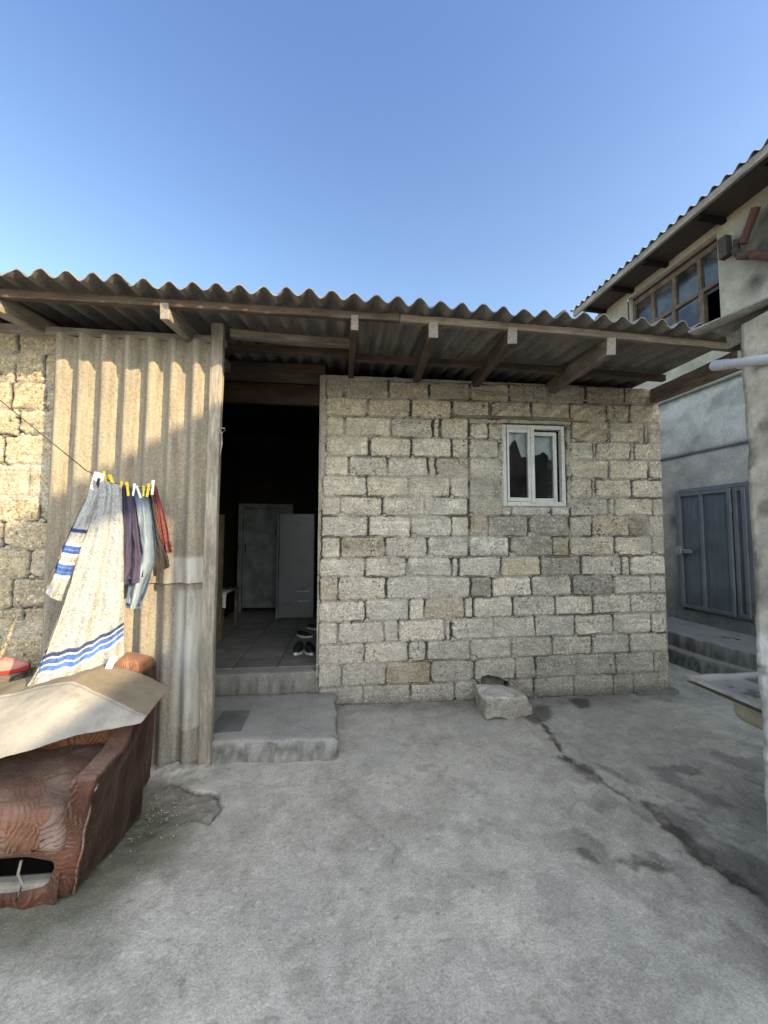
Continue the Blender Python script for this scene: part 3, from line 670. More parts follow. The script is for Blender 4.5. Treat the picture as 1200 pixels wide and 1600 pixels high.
    # grime along the chair and along the walls
    dd = polydist(X, Y, DIRT); g = sst(.42, .04, dd + .26 * (b - .5)) ; C = lerp3(C, np.array((.085, .088, .06)) * (.7 + .6 * c)[..., None], g * .85)
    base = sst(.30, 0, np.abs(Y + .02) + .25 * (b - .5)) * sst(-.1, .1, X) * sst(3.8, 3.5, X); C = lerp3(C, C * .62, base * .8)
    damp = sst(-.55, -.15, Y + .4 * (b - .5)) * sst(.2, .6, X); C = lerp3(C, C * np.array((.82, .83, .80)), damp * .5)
    Z += near * .02 * sst(.10, 0, np.abs(Y)) * sst(.15, .3, X) * sst(3.6, 3.5, X) * b
    V = np.stack([X, Y, Z], -1).reshape(-1, 3)
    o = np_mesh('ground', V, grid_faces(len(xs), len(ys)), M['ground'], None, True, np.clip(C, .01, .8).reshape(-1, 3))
    return tag(o, kind='structure')
build_ground()

# ------------------------------------------------------------------ the stone house
house = thing('stone_house', 'low house of rough shell limestone blocks under a wavy asbestos roof', 'house', (0, 0, 0))
def zr(i, x): return ZL[i] + (ZR[i] - ZL[i]) * x / 3.6
stones = []
TINTS = [(.575, .525, .435), (.53, .49, .415), (.60, .545, .445), (.50, .47, .405), (.56, .515, .44)]
SPECIAL = {(8, 1): ((.40, .35, .255), 'band'), (8, 4): ((.46, .44, .385), 'wash'), (7, 8): ((.46, .40, .285), None), (5, 4): ((.30, .28, .235), None), (6, 4): ((.34, .31, .25), None), (4, 4): ((.36, .33, .27), None),
           (7, 4): ((.36, .30, .215), None), (8, 6): ((.37, .32, .23), None), (7, 9): ((.30, .26, .19), None), (14, 2): ((.34, .27, .18), None), (11, 3): ((.46, .40, .30), None), (10, 0): ((.46, .40, .31), None),
           (7, 5): ((.34, .32, .28), 'diag'), (7, 6): ((.34, .32, .27), None), (8, 5): ((.33, .305, .25), None), (10, 7): ((.32, .30, .26), None), (10, 4): ((.31, .285, .23), None), (9, 5): ((.53, .47, .345), None), (9, 6): ((.37, .34, .28), None)}
for i, row in enumerate(ROWS):
    for j, (a, b) in enumerate(row):
        hz = _hash(np.array([i * 31 + j]), np.array([5]), 77)[0]
        t = np.array(TINTS[int(hz * 4.99)]) * (.92 + .18 * ((hz * 7.3) % 1)); flag = None
        if i in (1, 2) and a > 1.7: flag = 'diag'; t = t * np.array((.84, .81, .76))
        if i == 0: t = t * np.array((.74, .70, .635))
        if i == 1 and a <= 1.7: t = t * np.array((.94, .92, .86))
        if a > 2.5 and i < 9: t = t * np.array((.97, .955, .915))
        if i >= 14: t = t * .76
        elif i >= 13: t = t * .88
        if (i, j) in SPECIAL: t, flag = np.array(SPECIAL[(i, j)][0]), SPECIAL[(i, j)][1] or flag
        zb = (lambda x, i=i: zr(i + 1, x) + .007); zt = (lambda x, i=i: zr(i, x) - .007)
        if i == 2 and j in (5, 6): zt = (lambda x: zr(2, x) - .045)
        if i == 6 and j in (5, 6, 7): zt = (lambda x: zr(6, x) - .10)
        stones.append((a, b, zb, zt, t, flag))
# pieces beside the window and the dark shoe at the corner
for a, b, z0_, z1_ in [(1.80, 1.83, 2.45, 2.56), (1.79, 1.83, 2.22, 2.36), (2.52, 2.565, 1.9, 2.2), (2.52, 2.57, 2.22, 2.5), (2.53, 2.575, 2.52, 2.76)]:
    stones.append((a, b, lambda x, z=z0_: z + 0 * x, lambda x, z=z1_: z + 0 * x, (.36, .33, .26), None))
HOLE_POLY = [(1.575, .215), (1.60, .235), (1.70, .232), (1.75, .205), (1.84, .165), (1.86, .145), (1.87, .04), (1.60, .02), (1.575, .1)]
def hole_low(X, Z): return sst(-.006, .012, sdpoly(X, Z, HOLE_POLY) + .03 * (fbm(X * 20, Z * 20, 91) - .5)) * (.55 + .45 * sst(.12, .2, Z + .06 * fbm(X * 14, Z * 14, 92)))
def stain_tint(X, Z, big):  # staining: greyer and darker towards the foot of the wall
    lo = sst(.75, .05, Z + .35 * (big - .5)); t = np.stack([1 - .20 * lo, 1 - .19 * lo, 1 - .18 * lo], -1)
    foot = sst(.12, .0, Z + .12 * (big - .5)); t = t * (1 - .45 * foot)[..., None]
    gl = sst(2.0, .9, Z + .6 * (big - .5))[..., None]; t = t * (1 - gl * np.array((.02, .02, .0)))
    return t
WIN = (1.835, 2.52, 1.915, 2.775)
wall = masonry('block_wall', -.03, 3.60, -.03, 3.20, .0065, stones, [WIN, hole_low], 0.0, house, M['stone'], tintf=stain_tint)
# concrete lintel strip, patched in above the window
MB().box(1.30, 2.60, -.020, .10, 2.815, 2.845, .004).build('lintel', M['wood'], house, .006)
MB().box(3.20, 3.66, -.035, .05, -.01, .035, .006).build('corner_block', M['slate'], house, .006)
# the stretch of wall left of the sheet, standing forward
ls = []; lz = [3.127, 2.954, 2.729, 2.524, 2.338, 2.118, 1.891, 1.709, 1.512, 1.299, 1.096, .894, .695, .49, .29, .09, -.1]
lj = [[-2.6, -2.179, -1.6], [-2.6, -2.184, -1.988, -1.6], [-2.7, -2.205, -1.97, -1.6], [-2.5, -2.14, -1.6], [-2.7, -2.224, -1.75], [-2.5, -2.05, -1.6], [-2.4, -1.97, -1.6], [-2.6, -2.2, -1.7], [-2.5, -2.016, -1.6], [-2.6, -2.12, -1.7], [-2.5, -2.034, -1.6], [-2.7, -2.2, -1.8], [-2.5, -2.08, -1.6], [-2.6, -2.15, -1.7], [-2.5, -2.05, -1.6], [-2.6, -2.2, -1.7]]
for i in range(16):
    js = [-3.1] + lj[i] + [-1.5]
    for a, b in zip(js[:-1], js[1:]):
        hz = _hash(np.array([i * 13 + int(a * 10)]), np.array([3]), 9)[0]
        ls.append((a + .008, b - .008, lambda x, i=i: lz[i + 1] + .006 + 0 * x, lambda x, i=i: lz[i] - .006 + 0 * x, np.array(TINTS[int(hz * 4.99)]) * np.array((.66, .62, .52)), None))
masonry('block_wall', -3.2, -1.55, -.03, 3.09, .0085, ls, [], -.76, house, M['stone'], smear_lo=False, seed=5)

# roof: fascia line f(x), slope .13
def fz(x): return 3.185 - .012 * x - .005 * x * x
SL = .13
edges = [-3.1, -2.13, -1.16, -.19, .78, 1.75, 2.55, 3.17]
for k in range(7):
    a, b = edges[k] - .03, edges[k + 1] + .03
    lift = .006 * (k % 2) + random.uniform(-.003, .004); dy = random.uniform(-.02, .012)
    def pos(U, V, h, lift=lift, k=k): return U + (.205 * np.clip(V + 1.2, 0, 1.8) * np.clip((U - 2.55) / .6, 0, 1) if k == 6 else 0 * V), V + .035 * (fbm(U * 14 + k, U * 0, 17) - .55) * sst(-1.1, -1.3, V), fz(U) + .030 + (V + 1.15) * SL + h + lift + .006 * (fbm(U * 2.1, V * 2, 7) - .5)
    ro = corrugated('roof_sheet', (a, b), (-1.30 + dy, 3.4), pos, .147, .026, M['roof'], house, phase=-1.926 + .0, nv=20, wob=.014)
    if k == 5: ro['label'] = 'roof sheet with a pale broken front edge'
def rafter(xf, xb, w, h, m, y0=-1.19, y1=.42, dz=0.0):
    zf = fz(xf) - .10 + dz
    return plank('rafter', (xf, y0, zf), (xf + (xb - xf) * (y1 - y0) / 1.15, y1, fz(xb) - .10 + dz + (y1 + 1.15) * SL), w, h, m, house, 10)
rafter(-2.02, -1.96, .075, .11, M['wood_pale']); rafter(-.965, -.93, .055, .105, M['wood_pale']); rafter(.285, .275, .050, .105, M['wood_dark'])
rafter(.835, .935, .068, .115, M['wood_dark'], dz=-.008); rafter(1.415, 1.55, .068, .115, M['wood_dark'], dz=-.008); rafter(2.18, 2.365, .066, .13, M['wood'], dz=-.015); 
rafter(3.235, 3.50, .055, .15, M['wood'], dz=-.025)
# pale cut ends of the rafters
def fasc(x0, x1, m, dz=0): 
    return plank('fascia_board', (x0, -1.165, fz(x0) - .032 + dz), (x1, -1.165, fz(x1) - .030 + dz), .045, .052, m, house, 16, .005)
fasc(-3.1, .60, M['wood_dark']); fasc(.605, 3.30, M['wood'], .003)
plank('purlin', (-.66, -.78, 3.165), (.30, -.72, 3.165), .06, .06, M['wood'], house, 8)
plank('purlin', (.30, -.40, fz(.3) + .03), (3.30, -.40, fz(3.3) + .055), .05, .06, M['wood_dark'], house, 12)
plank('purlin', (-1.9, -.45, fz(-1.5) + .03), (.30, -.45, fz(.3) + .03), .05, .06, M['wood_dark'], house, 12)
plank('wall_plate', (-3.1, -.77, 3.125), (-.70, -.77, 3.105), .08, .06, M['wood_pale'], house, 12)
# dark timber over the doorway
plank('door_beam', (-1.9, .06, 3.0), (.03, .06, 3.0), .06, .20, M['wood_red'], house, 8)
MB().box(-1.9, .02, .04, .08, 3.12, 3.32).build('gable_board', M['wood_dark'], house, .004)
# body of the house behind the front
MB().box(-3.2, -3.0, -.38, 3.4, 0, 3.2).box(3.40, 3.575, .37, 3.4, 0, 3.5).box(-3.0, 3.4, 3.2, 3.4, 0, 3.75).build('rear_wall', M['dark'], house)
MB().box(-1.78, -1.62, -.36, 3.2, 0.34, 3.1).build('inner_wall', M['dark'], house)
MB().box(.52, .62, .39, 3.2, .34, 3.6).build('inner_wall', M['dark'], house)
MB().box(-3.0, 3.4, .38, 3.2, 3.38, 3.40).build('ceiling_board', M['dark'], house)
slab('floor_slab', [(-1.85, .012), (-.03, .012), (-.02, .4), (.5, .42), (.5, 3.15), (-1.85, 3.15)], -.02, .322, M['concrete'], house, (.23, .225, .21), jag=.006)
MB().box(-1.6, .50, .17, 3.15, .312, .330, 0).build('tiled_floor', M['tile'], house)
# cable stapled along the top of the wall
cb = [(.70, -.035, 3.19), (.864, -.04, 3.165), (1.192, -.04, 3.123), (1.661, -.035, 3.069), (2.14, -.035, 3.054), (2.56, -.035, 3.036), (3.353, -.04, 3.01), (3.52, -.05, 3.03), (3.60, -.04, 3.11), (3.50, -.04, 3.16)]
MB().tube(cb, .007, 6).build('cable', M['rope'], house, 0, True)

# small window
win = thing('window_tmp', 'x', 'x'); bpy.data.objects.remove(win)
wf = MB(); yw0, yw1 = .004, .062
x0, x1, z0, z1 = WIN[0] - .006, WIN[1] - .012, WIN[2] + .004, WIN[3] - .012
wf.box(x0, x0 + .044, yw0, yw1, z0, z1, .002).box(x1 - .038, x1, yw0, yw1, z0, z1, .002).box(x0 + .05, x1 - .038, yw0 + .002, yw1, z1 - .042, z1, .002).box(x0 + .05, x1 - .038, yw0 + .002, yw1, z0, z0 + .045, .002)
window = wf.build('window', M['white_paint'], house, .004)
ORG[window] = Vector((0, 0, 0))
xm = x0 + .305
def sash(xa, xb, ya, yb, tl, tr, zt):
    s = MB().box(xa, xa + tl, ya, yb, z0 + .047, zt, .0015).box(xb - tr, xb, ya, yb, z0 + .047, zt, .0015).box(xa + tl, xb - tr, ya + .001, yb, zt - .038, zt, .0015).box(xa + tl, xb - tr, ya + .001, yb, z0 + .047, z0 + .085, .0015)
    return s.build('sash', M['white_paint'], window, .003)
sash(x0 + .052, xm, .0, .04, .022, .032, z1 - .044); sash(xm + .004, x1 - .068, .045, .085, .04, .036, z1 - .060)
MB().box(xm - .004, xm + .034, -.014, -.001, z0 + .03, z1 - .044, .0015).build('mullion', M['white_paint'], window, .003)
def quad(name, x0_, x1_, z0_, z1_, y, m, parent): return mesh(name, [(x0_, y, z0_), (x1_, y, z0_), (x1_, y, z1_), (x0_, y, z1_)], [(0, 1, 2, 3)], m, parent)
quad('pane', x0 + .07, xm - .03, z0 + .08, z1 - .08, .02, M['glass'], window); quad('pane', xm + .04, x1 - .10, z0 + .08, z1 - .095, .065, M['glass'], window)
def ragged(xa, xb, zt, zlow, y, seed):
    xs = np.linspace(xa, xb, 34); lo = zlow + .17 * (fbm(xs * 7, xs * 0, seed, 5) - .5) * 2 - .05 * (xs - xa) / (xb - xa)
    v = []; f_ = []
    for i, x in enumerate(xs):
        for j in range(6): v.append((x, y + .005 * math.sin(x * 55 + j * .4), zt + (lo[i] - zt) * j / 5))
    for i in range(len(xs) - 1):
        for j in range(5): k = i * 6 + j; f_.append((k, k + 1, k + 7, k + 6))
    return mesh('curtain_rag', v, f_, M['rag'], window, True)
ragged(x0 + .05, xm, z1 - .03, 2.53, .075, 3); ragged(xm, x1 - .05, z1 - .05, 2.45, .105, 8)

# ------------------------------------------------------------------ corrugated partition left of the doorway
part = thing('corrugated_partition', 'tall weathered corrugated cement sheet partition nailed to a pale post beside the doorway', 'partition', (-1.25, -.84, 0))
def posS(U, V, h):
    lean = .006 * (V - 1.5)
    return U + .012 * np.sin(V * .9) * (U < -1.7), -.850 - h + .0 * V, V
up = corrugated('upper_sheet', (-1.86, -.765), (1.272, 3.062), posS, .157, .033, M['sheet'], part, phase=-1.664, nv=40, wob=.006)
def posL(U, V, h): return U, -.822 - h, V
corrugated('lower_sheet', (-1.87, -.765), (-.01, 1.42), posL, .157, .033, M['sheet_pale'], part, phase=-1.664, nv=30, wob=.006)
plank('post', (-.735, -.845, -.01), (-.735, -.845, 3.20), .085, .06, M['wood_pale'], part, 14, .004, up=(0, 1, 0))
nl = MB()
for k in (0, 2, 4):
    x = -1.664 + .157 * k; nl.tube([(x, -.868, 2.98), (x, -.876, 2.98)], .010, 8)
nl.build('nail', M['soot'], part)

# ------------------------------------------------------------------ doorstep
step = thing('concrete_doorstep', 'worn concrete doorstep with a dark slate tile set into its left corner', 'doorstep', (-.25, -.43, 0))
slab('step_slab', [(-.73, -.84), (.185, -.87), (.150, -.02), (-1.6, -.005), (-1.6, -.10), (-.73, -.10)][:6] if False else [(-.705, -.835), (.183, -.872), (.145, -.03), (-1.05, -.02), (-1.05, -.77), (-.705, -.77)], -.02, .148, M['concrete'], step, (.265, .265, .255), seed=3, jag=.034, rough=.014)
MB().prism([(-.765, -.72), (-.53, -.71), (-.545, -.36), (-.77, -.35)], .140, .154).build('slate_tile', M['slate'], step, .002)

# ------------------------------------------------------------------ things inside the doorway
fr = thing('fridge', 'tall pale fridge standing in the dark room behind the doorway', 'fridge', (-.53, 2.6, .33))
MB().box(-.81, -.24, 2.36, 2.86, .335, 1.95).build('cabinet', M['fridge'], fr, .01)
MB().box(-.775, -.245, 2.31, 2.354, .36, 1.945).build('door', M['fridge'], fr, .008)
MB().box(-.81, -.779, 2.300, 2.354, .345, 1.95).build('edge_strip', M['door_white'], fr, .004)
MB().box(-.50, -.31, 2.303, 2.309, .745, .76).build('trim_strip', M['steel'], fr)
MB().box(-.50, -.30, 2.303, 2.309, .60, .61).build('trim_strip', M['steel'], fr)
wd = thing('inner_door', 'grimy white painted door at the back of the dark room', 'door', (-1.15, 2.95, .33))
MB().box(-1.47, -.74, 2.93, 2.98, .40, 2.06).build('leaf', M['door_white'], wd, .004)
MB().box(-1.55, -1.475, 2.90, 3.0, .33, 2.14).box(-.735, -.66, 2.90, 3.0, .33, 2.14).box(-1.475, -.735, 2.90, 3.0, 2.065, 2.14).build('frame', M['door_white'], wd, .004)
MB().box(-1.44, -1.42, 2.90, 2.93, 1.32, 1.46).build('handle', M['soot'], wd)
bd = tag(MB().box(-1.30, -1.265, .95, 1.20, .331, 1.86, .004).build('wooden_board', M['wood'], None, .003), 'upright brown board leaning just inside the left of the doorway', 'board')
tb = thing('small_table', 'small dark table with a pale cloth, inside the doorway on the left', 'table', (-1.47, 1.85, .33))
MB().box(-1.60, -1.33, 1.5, 2.2, .82, .85).build('tabletop', M['wood_dark'], tb, .004)
for lx in (-1.575, -1.355):
    for ly in (1.53, 2.17): MB().box(lx - .02, lx + .02, ly - .02, ly + .02, .331, .82).build('leg', M['wood_dark'], tb)
def drape():
    xs = np.linspace(-1.61, -1.30, 24); v = []; f_ = []
    for i, x in enumerate(xs):
        for j, (y, z) in enumerate([(1.9, .857), (1.7, .857), (1.49, .858), (1.475, .80), (1.47, .74), (1.468, .70 + .03 * math.sin(x * 30))]): v.append((x, y - .02 * (j > 2) * math.sin(x * 46), z))
    for i in range(23):
        for j in range(5): k = i * 6 + j; f_.append((k, k + 6, k + 7, k + 1))
    o = mesh('cloth', v, f_, M['rag'], None, True); return tag(o, 'crumpled pale cloth draped over the small dark table', 'cloth')
drape()

def shoe(name, cx, cy, z, rot, L, W, H, upper, sole, label, group=None, openf=True):
    t = thing(name, label, 'shoe', (cx, cy, z), 0.0, group)
    n, k = 14, 16; c_, s_ = math.cos(rot), math.sin(rot)
    def tr(p): return (cx + p[0] * c_ - p[1] * s_, cy + p[0] * s_ + p[1] * c_, z + p[2])
    def width(t_): return W / 2 * (.62 + .38 * math.sin(math.pi * min(1, t_ * 1.05)) ) * (math.sin(math.pi * min(.999, max(.001, t_ * .94 + .03))) ** .32)
    # sole
    v = []; f_ = []
    for i in range(n + 1):
        tt = i / n; w_ = width(tt) * 1.06; toe = .012 * max(0, tt - .75) * 4
        for a in (-1, 1):
            for zz in (.0 + toe * .6, .022 + toe): v.append(tr((a * w_, (tt - .5) * L * -1, zz)))
    for i in range(n):
        b = i * 4; f_ += [(b, b + 4, b + 5, b + 1), (b + 2, b + 3, b + 7, b + 6), (b + 1, b + 5, b + 7, b + 3), (b, b + 2, b + 6, b + 4)]
    f_ += [(0, 1, 3, 2), (n * 4, n * 4 + 2, n * 4 + 3, n * 4 + 1)]
    mesh('sole', v, f_, sole, t)
    # upper: arched sections, open at the heel end
    v = []; f_ = []
    for i in range(n + 1):
        tt = i / n; w_ = width(tt); hh = H * (1.0 if tt < .38 else 1 - .62 * ((tt - .38) / .62) ** 1.2)
        for j in range(k + 1):
            a = math.pi * j / k; open_ = (tt < .50) and openf
            zz = .02 + (hh) * math.sin(a) ** .7; xx = w_ * math.cos(a)
            if open_ and math.sin(a) > .72: zz = .02 + hh * .72 ** .7 - .055 * min(1, (math.sin(a) - .72) / .12) * min(1, (.5 - tt) / .1) * (1 if tt > .04 else .2)
            v.append(tr((xx, (tt - .5) * L * -.97, zz)))
    for i in range(n):
        for j in range(k): b = i * (k + 1) + j; f_.append((b, b + 1, b + k + 2, b + k + 1))
    f_.append(tuple(range(k, -1, -1))); f_.append(tuple(range(n * (k + 1), (n + 1) * (k + 1))))
    mesh('upper', v, f_, upper, t, True)
    return t
shoe('sneaker', -.27, .62, .332, -.10, .28, .105, .085, M['black'], M['sole'], 'left one of the two black sneakers with white soles just inside the doorway')
shoe('sneaker', -.145, .60, .332, .22, .28, .105, .085, M['black'], M['sole'], 'right one of the two black sneakers with white soles, against the wall edge')
shoe('slipper', -.27, 1.27, .332, .9, .25, .095, .05, M['black'], M['sole'], 'dark slipper with a pale rim lying behind the black sneakers')
shoe('slipper', -.16, 1.66, .332, 1.1, .25, .095, .05, M['black'], M['sole'], 'dark slipper farthest back, near the foot of the fridge')

# ------------------------------------------------------------------ neighbour's two-storey house (own frame: +x into the house, +y away along its front)
nb = thing('neighbour_house', 'two-storey grey plastered house with a sooty wall and a blue metal door on the right', 'house', (5.4, 1.0, 0), .08)
def facade():
    st = .045; ys = np.arange(-7.34, 2.3, st); zs = np.arange(0, 6.03, st)
    Y, Z = np.meshgrid(ys, zs, indexing='ij')
    a = fbm(Y * 1.3, Z * 1.3, 201); b = fbm(Y * 5, Z * 5, 202); c = fbm(Y * 16, Z * 16, 203)
    up = sst(3.70, 3.73, Z); mid = sst(2.83, 2.86, Z) * (1 - up)
    C = np.zeros(Y.shape + (3,)); C[:] = (.385, .355, .305)
    C = lerp3(C, np.array((.52, .495, .43)), mid); C = lerp3(C, np.array((.42, .385, .31)), up)
    C = lerp3(C, np.array((.30, .26, .18)), .7 * sst(4.9, 5.9, Z) * sst(.3, .7, b)); C = lerp3(C, np.array((.26, .27, .26)), .6 * mid * sst(.5, .66, fbm(Y * 3, Z * 4, 204)))
    C = lerp3(C, np.array((.48, .465, .425)), .6 * (1 - up - mid) * sst(.48, .62, fbm(Y * 3, Z * 2.4, 205)) * sst(1.9, 2.4, Z))
    C = C * (.85 + .5 * (b - .4) + .25 * (c - .5))[..., None]
    soot = np.exp(-(((Y + .78) / .38) ** 2 + ((Z - 5.35) / .55) ** 2)); soot = np.maximum(soot, .8 * np.exp(-(((Y + .55) / .16) ** 2 + ((Z - 4.86) / .16) ** 2)))
    C = lerp3(C, np.array((.045, .043, .042)), np.clip(soot * (.6 + .9 * b), 0, .95))
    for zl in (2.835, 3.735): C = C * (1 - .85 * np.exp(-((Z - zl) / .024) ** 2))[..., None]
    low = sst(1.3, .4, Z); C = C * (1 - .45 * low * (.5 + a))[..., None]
    dk = np.exp(-(((Y - .78) / .07) ** 2 + ((Z - 1.85) / .10) ** 2)); C = lerp3(C, np.array((.05, .05, .05)), np.clip(dk * 1.4 * b, 0, .9))
    H = .035 * up + .018 * mid + .014 * (b - .5) + .006 * (c - .5)
    yc = (ys[:-1] + ys[1:]) / 2; zc = (zs[:-1] + zs[1:]) / 2; YC, ZC = np.meshgrid(yc, zc, indexing='ij')
    keep = ~((YC > -.09) & (YC < 1.46) & (ZC > 4.62) & (ZC < 5.86))
    V = np.stack([-H, Y, Z], -1).reshape(-1, 3)
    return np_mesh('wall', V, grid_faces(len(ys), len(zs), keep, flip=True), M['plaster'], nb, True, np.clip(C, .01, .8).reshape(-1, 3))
facade()
MB().box(.02, 4.5, 2.12, 2.28, 0, 6.2).box(.02, 4.5, -7.33, -7.20, 0, 6.2).box(4.3, 4.5, -7.20, 2.12, 0, 7.4).build('side_wall', M['plaster_pale'], nb)
MB().box(-.03, .16, -.13, -.085, 4.62, 5.90).box(.0, .16, 1.455, 1.50, 4.62, 5.88).box(-.012, .16, -.085, 1.455, 5.855, 5.92).box(-.01, .16, -.085, 1.455, 4.55, 4.64).build('window_reveal', M['plaster_pale'], nb, .004)
MB().box(.17, 2.6, -.45, -.40, 4.0, 5.95).box(.17, 2.6, 1.75, 1.8, 4.0, 5.95).box(2.6, 2.65, -.45, 1.8, 4.0, 5.95).box(.17, 2.6, -.4, 1.75, 3.95, 4.0).box(.17, 2.6, -.4, 1.75, 5.95, 5.97).build('upper_room', M['dark'], nb)
uw = MB().box(.06, .12, -.085, 1.455, 5.80, 5.853).build('window', M['wood_red'], nb); ORG[uw] = Vector((0, 0, 0))
wfm = MB().box(.05, .12, -.085, 1.455, 5.715, 5.797).box(.05, .12, -.085, 1.455, 5.19, 5.245).box(.05, .12, -.085, -.04, 4.62, 5.19).box(.05, .12, 1.41, 1.455, 4.62, 5.19).box(.05, .12, -.085, -.045, 5.245, 5.715).box(.05, .12, 1.41, 1.455, 5.245, 5.715)
for y in (.25, .66, 1.05): wfm.box(.05, .12, y - .025, y + .025, 5.247, 5.713)
wfm.box(.045, .12, .20, .27, 4.62, 5.188).box(.05, .12, .66, .71, 4.62, 5.188).box(.05, .12, 1.05, 1.09, 4.62, 5.188)
wfm.build('frame', M['wood_brown'], uw)
for a, b in [(-.045, .225), (.275, .635), (.685, 1.025), (1.075, 1.41)]: mesh('pane', [(.085, a, 5.245), (.085, b, 5.245), (.085, b, 5.715), (.085, a, 5.715)], [(0, 3, 2, 1)], M['glass_old'], uw)
for a, b in [(.27, .66), (.71, 1.05), (1.09, 1.41)]: mesh('pane', [(.085, a, 4.62), (.085, b, 4.62), (.085, b, 5.19), (.085, a, 5.19)], [(0, 3, 2, 1)], M['glass_old'], uw)
MB().box(.30, .31, .0, 1.40, 5.26, 5.75).build('curtain', M['rag'], uw)
# roof of the neighbour
def posN(U, V, h): return V, U, 6.085 + (V + .52) * .36 + h
corrugated('roof_sheet', (-2.6, 2.36), (-.54, 4.7), posN, .155, .028, M['roof2'], nb, phase=0, nv=8)
def posN2(U, V, h): return V, U, 6.185 + (V + .52) * .36 + h  # unseen roof stretch, lifted to set where its shadow edge falls
corrugated('roof_sheet', (-7.34, -2.5), (-.54, 4.7), posN2, .155, .028, M['roof2'], nb, phase=0, nv=8)
corrugated('roof_sheet', (-13.0, -7.33), (-.54, .35), posN2, .155, .028, M['roof2'], nb, phase=0, nv=4)  # strip over the added terrace, there for its shadow
plank('fascia_board', (-.50, 2.30, 6.005), (-.50, -13.0, 6.005), .05, .105, M['wood_pale'], nb, 20, .004)
for y in (2.0, 1.35, .68, -.2, -1.0, -1.8, -2.6, -3.4, -4.2, -5.0, -5.8, -6.6, -7.4): MB().box(-.47, .05, y - .03, y + .03, 5.90, 5.962).build('rafter', M['dark'], nb)
MB().box(-.475, .0, -7.2, 2.12, 5.964, 5.975).build('soffit_board', M['soot'], nb)
# unseen open terrace, added at the near end to shape the sun patches
MB().box(0, .18, -13.0, -7.36, 0, 4.96).build('shade_parapet', M['plaster_pale'], nb)
MB().box(0, .14, -13.0, -7.36, 6.06, 6.26).build('shade_beam', M['wood'], nb)
for y in (-10.6, -12.9): MB().box(.02, .12, y - .05, y + .05, 4.96, 6.06).build('shade_post', M['wood'], nb)
# blue metal door
dr = MB().box(-.05, .0, .632, .70, .52, 2.30).box(-.05, .0, -.345, -.30, .52, 2.33).box(-.05, .0, -.30, .632, 2.262, 2.32).build('door', M['blue_metal2'], nb, .004); ORG[dr] = Vector((0, 0, 0))
def metal_leaf(ya, yb, ribs, xo):
    l = MB().box(xo, xo + .012, ya, yb, .56, 2.255)
    l2 = MB().box(xo - .025, xo - .001, ya, ya + .045, .56, 2.255).box(xo - .025, xo - .001, yb - .045, yb, .56, 2.255).box(xo - .024, xo - .001, ya + .045, yb - .045, .56, .61).box(xo - .024, xo - .001, ya + .045, yb - .045, 2.205, 2.255)
    for y in ribs: l2.box(xo - .023, xo - .001, y - .022, y + .022, .61, 2.205)
    p = l.build('leaf', M['blue_metal'], dr); ORG[p] = Vector((0, 0, 0)); l2.build('leaf_frame', M['blue_metal2'], dr, .003)
metal_leaf(-.13, .628, (.275,), -.065); metal_leaf(-.298, -.15, (), -.05)
MB().box(-.125, -.092, .42, .60, 1.36, 1.42).box(-.14, -.095, .56, .64, 1.33, 1.46).build('latch', M['steel'], dr, .006)
MB().tube([(-.10, -.14, 1.93), (-.10, -.14, 2.05)], .014, 8).build('hinge', M['blue_metal2'], dr)
MB().tube([(-.10, -.14, .80), (-.10, -.14, .92)], .014, 8).build('hinge', M['blue_metal2'], dr)
MB().box(-.03, 0, -.35, .75, .30, .52, .003).build('threshold', M['slate'], nb, .006)
# stove pipe
sp = MB().tube([(.02, -.86, 4.90), (-.10, -.74, 5.02), (-.15, -.56, 5.17)], .048, 12).build('stove_pipe', M['rust'], nb, 0, False); ORG[sp] = Vector((0, 0, 0))
MB().tube([(-.15, -.57, 5.16), (-.15, -.45, 5.24), (-.15, -.40, 5.36), (-.15, -.44, 5.46)], .052, 12).build('elbow', M['soot'], sp, 0, True)
MB().tube([(-.15, -.46, 5.43), (-.15, -.53, 5.46)], .035, 10).tube([(-.15, -.49, 5.37), (-.15, -.66, 5.71)], [.044, .05], 12).build('cowl', M['rust'], sp)
MB().box(-.20, -.10, -.33, -.22, 5.34, 5.62, .005).build('damper_plate', M['soot'], sp, .004)

# steps to the blue door
stp = thing('entrance_steps', 'two rough concrete steps below the blue metal door', 'steps', (4.8, .3, 0))
slab('upper_step', [(4.50, 1.9), (4.55, 1.09), (4.56, .61), (4.65, .04), (4.72, -.8), (5.48, -.8), (5.35, 1.9)], -.02, .35, M['concrete'], stp, (.20, .205, .20), seed=5, jag=.02)
slab('lower_step', [(4.28, 1.9), (4.40, .95), (4.44, .5), (4.60, .0), (4.80, .0), (4.62, 1.9)], -.02, .17, M['concrete'], stp, (.19, .195, .19), seed=8, jag=.02)

